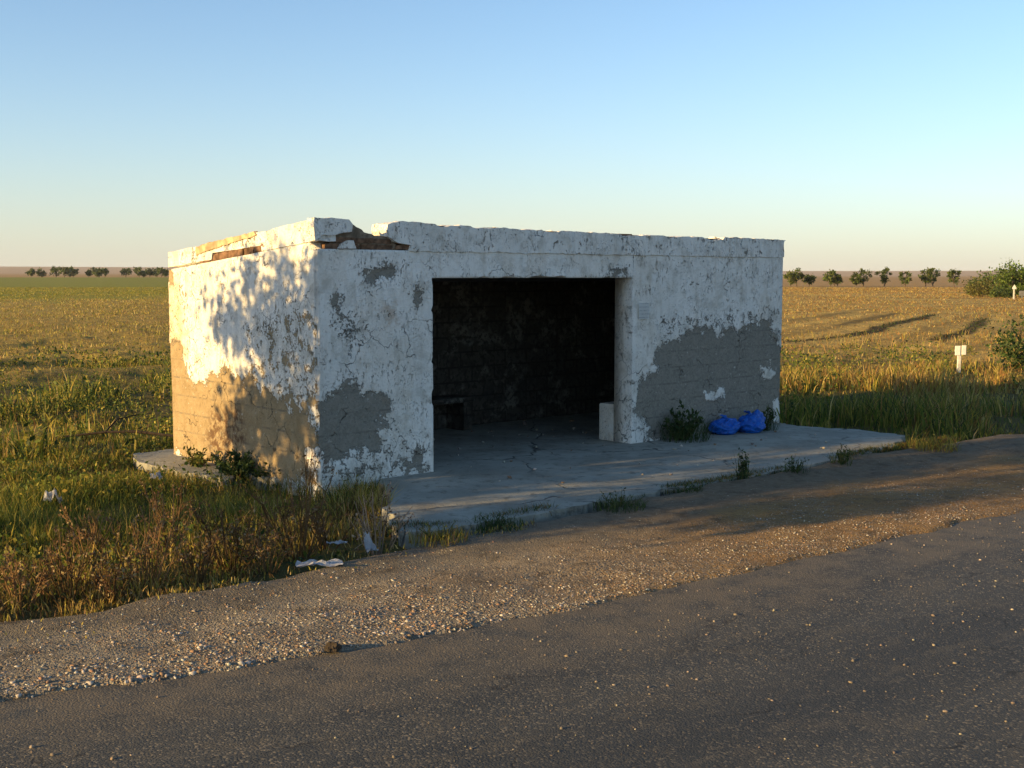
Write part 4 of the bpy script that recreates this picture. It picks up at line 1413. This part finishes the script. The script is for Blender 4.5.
WG = [(.035, .065, .016), (.06, .09, .022), (.025, .045, .014)]
tag(weed('weed_bush', gloc(684, 440, 0.0), .44, .66, 26, WG, [3, 2, 2], 501, 16, .07, 260, lean=.9), 'dark spiky weed bush on the apron left of the blue bags', 'weed')
tag(weed('weed_bush', gloc(765, 430, 0.0), .36, .34, 12, WG, [3, 2, 2], 502, 14, .05, 90, lean=.9), 'small weed tuft behind and right of the blue bags', 'weed')
tag(weed('weed_bush', gloc(247, 480), .40, .74, 56, WG, [3, 2, 2], 503, 60, .05, 160), 'dense dark weed bush at the foot of the side wall', 'weed')
tag(weed('weed_bush', gloc(292, 486), .24, .40, 12, WG, [3, 2, 2], 504, 22, .04, 160), 'low weeds between the dark bush and the shelter corner', 'weed')
tag(weed('broadleaf_weed', gloc(197, 466, 0.002), .20, .46, 14, [(.11, .12, .025), (.15, .12, .03), (.07, .09, .02)], [3, 2, 2], 505, 20, .055, 0), 'sunlit broad-leaved weed at the back end of the side wall', 'weed')
tag(weed('weed_bush', gloc(356, 487), .17, .62, 12, WG, [3, 2, 2], 506, 12, .035, 420), 'low grassy weeds along the front wall left of the doorway', 'weed')
edge_w = [(743, 481, .30, .12, 7, 26, .035, 20, 'tallest single weed spire at the edge of the apron'),
          (795, 474, .20, .30, 9, 12, .03, 60, 'spiky tuft right of the weed spire on the apron edge'),
          (841, 464, .19, .24, 8, 14, .03, 40, 'leafy tuft nearest the right end of the apron edge'),
          (690, 493, .09, .26, 8, 14, .02, 120, 'small flat green tuft left of the weed spire on the apron edge'),
          (620, 509, .15, .48, 12, 10, .025, 260, 'wide low green tuft at the middle of the apron edge'),
          (498, 526, .10, .50, 9, 9, .022, 260, 'low creeping weed at the near left part of the apron edge'),
          (933, 450, .22, .60, 10, 8, .03, 300, 'pale grass tuft beyond the right tip of the apron'),
          (438, 540, .13, .45, 9, 8, .02, 220, 'brownish low weed beside the corner of the apron')]
for q, (px, py, h, w, nst, ln_, ls, gr, lb) in enumerate(edge_w):
    cc = WG if q not in (6, 7) else [OLIVE, BROWN, YEL]
    tag(weed('edge_weed', gloc(px, py, -.025), h * 1.2, w, nst + 3, cc, [3, 2, 2], 520 + q, ln_, ls, gr, lean=.8), lb, 'weed', 'weeds along the edge of the apron')
dry_list = [(378, 548, .44, .62, 11, 'pale dry stalks leaning over the corner of the apron'),
            (405, 556, .30, .55, 16, 'low tangled dry weed right of the white litter'),
            (300, 556, .62, .62, 16, 'tall reddish dry weed in front of the apron grass, above the pale sheet'),
            (268, 566, .55, .55, 14, 'dry weed left of the tall reddish one'),
            (232, 568, .58, .50, 14, 'thick dry weed below the dark bush of the side wall'),
            (196, 580, .50, .55, 12, 'twiggy dry weed in the middle of the left foreground'),
            (150, 585, .52, .60, 13, 'brown dry weed left of the twiggy one'),
            (112, 600, .48, .50, 12, 'short branching dry weed near the gravel edge on the left'),
            (70, 598, .55, .60, 14, 'bushy dry weed second from the left edge of the picture'),
            (22, 606, .52, .60, 14, 'dry weed at the left edge of the picture'),
            (330, 545, .40, .45, 10, 'small dry weed behind the two white scraps'),
            (170, 545, .50, .55, 11, 'dry weed standing deeper in the green grass on the left'),
            (90, 555, .50, .50, 11, 'thin dry weed among green grass near the left edge')]
for q, (px, py, h, w, nst, lb) in enumerate(dry_list):
    o = dry_weed(gloc(px, py), h * (1.1, .75, 1.25, .7, 1.0, .8, 1.2, .65, .95, .75, .8, 1.1, .8)[q], w * 1.1, nst, 540 + q, (.42, .30, .20) if q == 0 else ((.26, .155, .065), (.13, .078, .03), (.17, .10, .038))[q % 3])
    tag(o, lb, 'dry weed', 'dry weeds in the left foreground')


# ------------------------------------------------------------------ bags, litter, markers
def bag(loc, w, h, seed, label, rz):
    root = empty('rubbish_bag', loc, rz)
    st_ = np.random.default_rng(seed)
    bm = bmesh.new()
    bmesh.ops.create_icosphere(bm, subdivisions=5, radius=1)
    ph = st_.uniform(0, 6.28, 8)
    for v in bm.verts:
        x, y, z = v.co
        a = math.atan2(y, x)
        t = (z + 1) / 2
        prof = math.sin(math.pi * min(1, t * .90 + .12)) ** .55
        rr = math.hypot(x, y) + 1e-6
        lump = float(fbm(np.array(x * 1.6 + seed), np.array(y * 1.6 + z * 1.9 + seed), 2, seed)) - .5
        x, y = x * 1.0, y * 1.0
        crease = abs(float(fbm(np.array(x * 2.2 + z * 1.5), np.array(y * 2.2 + seed - z * 3.5), 2, seed + 3)) - .5)
        s = prof * (1 + .55 * lump + .32 * crease - .06)
        flat = max(t, .06)
        v.co = (x / rr * s * w / 2 + .10 * w * t * t * math.cos(ph[0]), y / rr * s * w / 2 * .9 + .10 * w * t * t * math.sin(ph[0]), (flat - .06) * h * (1 + .5 * lump) * (1.02 + .4 * crease))
    bm_obj('bag_body', bm, MAT['bag'], root, True)
    bm = bmesh.new()                                   # gathered, tied ends of the film
    k = 11; rings = []
    ox, oy = .10 * w * math.cos(ph[0]), .10 * w * math.sin(ph[0])
    for (z, r_, l_) in ((.80, .16, 0), (.92, .07, .01), (1.0, .04, .03), (1.10, .07, .06), (1.17, .12, .10)):
        rings.append([bm.verts.new((ox + l_ * w * 2 * math.cos(ph[1]) + math.cos(q / k * 6.283) * r_ * w * st_.uniform(.6, 1.4), oy + l_ * w * 2 * math.sin(ph[1]) + math.sin(q / k * 6.283) * r_ * w * st_.uniform(.4, 1.2), (z + st_.uniform(-.04, .04)) * h * .95)) for q in range(k)])
    for A, B in zip(rings[:-1], rings[1:]):
        for q in range(k):
            bm.faces.new((A[q], A[(q + 1) % k], B[(q + 1) % k], B[q]))
    bm_obj('bag_neck', bm, MAT['bag'], root, False)
    tag(root, label, 'rubbish bag', 'blue rubbish bags by the wall')


b1 = at(724, 434, 0); b2 = at(750, 432, 0)
bag((b1[0], b1[1], .003), .38, .205, 3, 'left blue plastic rubbish bag, lower and beside the weed bush', .3)
bag((b2[0], b2[1], .003), (.42), .24, 9, 'right blue plastic rubbish bag with a peaked top', 1.4)


def crumple(name, loc, sx, sy, hgt, seed, label, cat, mat, rz=0, fold=0.0, res=12):
    bm = bmesh.new()
    gv = []
    for a in range(res):
        row = []
        for b in range(res):
            u, v = a / (res - 1) - .5, b / (res - 1) - .5
            rr = 1 + .35 * (fbm(np.array(math.atan2(v, u) * 1.3 + 9), np.array(seed * 1.0), 2, seed) - .5)
            z = float(fbm(np.array(u * 4 + 3), np.array(v * 4 + 3), 3, seed)) ** 1.5 * hgt + fold * max(0, u + .1) * hgt * 3
            row.append(bm.verts.new((u * sx * rr - fold * max(0, u) * sx * .5, v * sy * rr * (1 - fold * (u + .5) * .5), z + .004)))
        gv.append(row)
    for a in range(res - 1):
        for b in range(res - 1):
            bm.faces.new((gv[a][b], gv[a + 1][b], gv[a + 1][b + 1], gv[a][b + 1]))
    bmesh.ops.solidify(bm, geom=bm.faces[:], thickness=.003)
    o = bm_obj(name, bm, mat)
    o.location = loc; o.rotation_euler = (0, 0, rz)
    return tag(o, label, cat)


def lz(px, py):
    x, y = at(px, py, -.08)
    v = vcoord(np.array([x]), np.array([y]))[0]
    sd = float(poly_sd(verge_c, np.array([x]), np.array([y]))[0])
    z = float(ground_z(x, y)) if sd < 0 else float(gravel_z(np.array(x), np.array(y), np.array(v)))
    return (float(x), float(y), z + .05)


pl = lz(369, 551)
crumple('plastic_scrap', pl, .13, .10, .07, 2, 'crumpled white plastic scrap standing up beside the dry stalks', 'litter', MAT['litter'], 2.3, .9)
crumple('plastic_scrap', (*at(337, 545, -.03), -.03), .14, .10, .05, 4, 'small greyish plastic scrap left of the upright white one', 'litter', MAT['litter'], .4)
crumple('plastic_sheet', (*at(320, 567, -.03), -.028), .32, .13, .07, 6, 'flat pale plastic sheet lying at the edge of the gravel', 'litter', MAT['litter'], .12)
crumple('plastic_scrap', lz(53, 510), .15, .10, .22, 8, 'whitish scrap lying in the green grass at the far left', 'litter', MAT['litter'], .3)
crumple('plastic_scrap', (lz(157, 494)[0], lz(157, 494)[1], lz(157, 494)[2] + .12), .10, .08, .12, 10, 'whitish scrap caught in the grass below the end of the apron', 'litter', MAT['litter'], .9)

# dark clod at the asphalt edge
bm = bmesh.new()
bmesh.ops.create_icosphere(bm, subdivisions=3, radius=1)
for v in bm.verts:
    n_v = float(fbm(np.array(v.co.x * 2 + 5), np.array(v.co.y * 2 + v.co.z * 3 + 5), 3, 3))
    v.co = Vector((v.co.x * .042, v.co.y * .032, max(v.co.z, -.3) * .036)) * (.6 + .9 * n_v)
cl_ = bm_obj('soil_clod', bm, MAT['clod'])
x, y = at(333, 652, ZR); cl_.location = (x, y, ZR + .022)
tag(cl_, 'dark lump of soil at the edge between gravel and asphalt', 'clod')

# two-plate marker in the golden grass
Dm = 26.0
Xm, Ym = (960 - 512) / FPX * Dm, Dm
mk = empty('marker_post', (Xm, Ym, float(ground_z(Xm, Ym))))
tag(mk, 'white marker post with two small upright plates in the golden grass', 'marker post')
sc_ = Dm / FPX
bm = bmesh.new(); add_box(bm, -.035, .035, -.03, .03, -.1, EYE - (347 - 277) * Dm / FPX - float(ground_z(Xm, Ym)))
bmesh.ops.bevel(bm, geom=bm.edges[:], offset=.006, segments=1, affect='EDGES')
bm_obj('post', bm, MAT['post'], mk)
zt0 = EYE - (355 - 277) * sc_ - mk.location.z; zt1 = EYE - (345.5 - 277) * sc_ - mk.location.z
for (a, b, dz) in ((-5, .3, 0.0), (1.6, 6.0, .01)):
    bm = bmesh.new(); add_box(bm, a * sc_, b * sc_, -.055, -.033, zt0 + dz, zt1 + dz)
    bmesh.ops.bevel(bm, geom=bm.edges[:], offset=.006, segments=2, affect='EDGES')
    bm_obj('plate', bm, MAT['white_paint'], mk)
bm = bmesh.new(); add_box(bm, -5 * sc_, 6 * sc_, -.032, -.02, (zt0 + zt1) / 2 - .02, (zt0 + zt1) / 2 + .02)
bm_obj('bracket', bm, MAT['post'], mk)

# small far road sign and the barrier next to it
Ds = 112.0
Xs = (1012.5 - 512) / FPX * Ds
rs = empty('road_sign', (Xs, Ds, float(ground_z(Xs, Ds))))
tag(rs, 'small white pointed road sign on a post beside the far bright tree', 'road sign')
k_ = Ds / FPX
zz = lambda py: EYE - (py - 277) * k_ - rs.location.z
bm = bmesh.new(); add_box(bm, -.06, .06, -.04, .04, -.1, zz(289)); bm_obj('post', bm, MAT['post'], rs)
bm = bmesh.new()
o_ = [(-2.0, 289), (2.0, 289), (2.0, 287.5), (.0, 284.5), (-2.0, 287.5)]
fr_ = [bm.verts.new((u * k_, -.07, zz(p))) for u, p in o_]; bk = [bm.verts.new((u * k_, -.045, zz(p))) for u, p in o_]
bm.faces.new(fr_); bm.faces.new(bk[::-1])
for q in range(5): bm.faces.new((fr_[q], bk[q], bk[(q + 1) % 5], fr_[(q + 1) % 5]))
bmesh.ops.recalc_face_normals(bm, faces=bm.faces[:])
bm_obj('sign_plate', bm, MAT['white_paint'], rs)
br_ = empty('roadside_barrier', P3(1021, 119.0), R(-12))
tag(br_, 'grey roadside barrier right of the small far sign', 'barrier')
bm = bmesh.new(); add_box(bm, -.3, 4.2, -.05, .05, .25, .75); bm_obj('rail', bm, MAT['barrier'], br_)
for u in (0, 2.0, 4.0):
    bm = bmesh.new(); add_box(bm, u - .08, u + .08, .055, .18, -.1, .7); bm_obj('post', bm, MAT['barrier'], br_)

# fallen dark branch in the grass left of the shelter
ta = Acc()
bp = np.array([[-.75, 0, .16], [-.3, .1, .20], [.1, .0, .22], [.5, -.1, .19], [.8, -.2, .17]])
V, F = tube_np(bp, np.array([.012, .016, .02, .016, .008]), 6); ta.add(V, F)
V, F = tube_np(np.array([bp[1], bp[1] + [.05, .3, .12], bp[1] + [.25, .6, .15]]), np.array([.012, .009, .005]), 5); ta.add(V, F)
fb = ta.build('fallen_branch', plain('dead_wood', (.035, .025, .018), .95, .3, 20))
x, y, z = gloc(128, 452)
fb.location = (x, y, z)
tag(fb, 'dark fallen branch lying in the grass left of the shelter', 'branch')

# ------------------------------------------------------------------ air
bm = bmesh.new(); add_box(bm, -9600, 9600, -9600, 9600, -2.0, 48)
hz_m = bpy.data.materials.new('haze'); hz_m.use_nodes = True
hn = hz_m.node_tree.nodes; hn.clear()
pv = hn.new('ShaderNodeVolumePrincipled'); ho = hn.new('ShaderNodeOutputMaterial')
pv.inputs['Color'].default_value = (.9, .9, .92, 1); pv.inputs['Density'].default_value = 0.6e-4
hz_m.node_tree.links.new(pv.outputs[0], ho.inputs['Volume'])
bmesh.ops.recalc_face_normals(bm, faces=bm.faces[:])
tag(bm_obj('haze', bm, hz_m), kind='stuff')
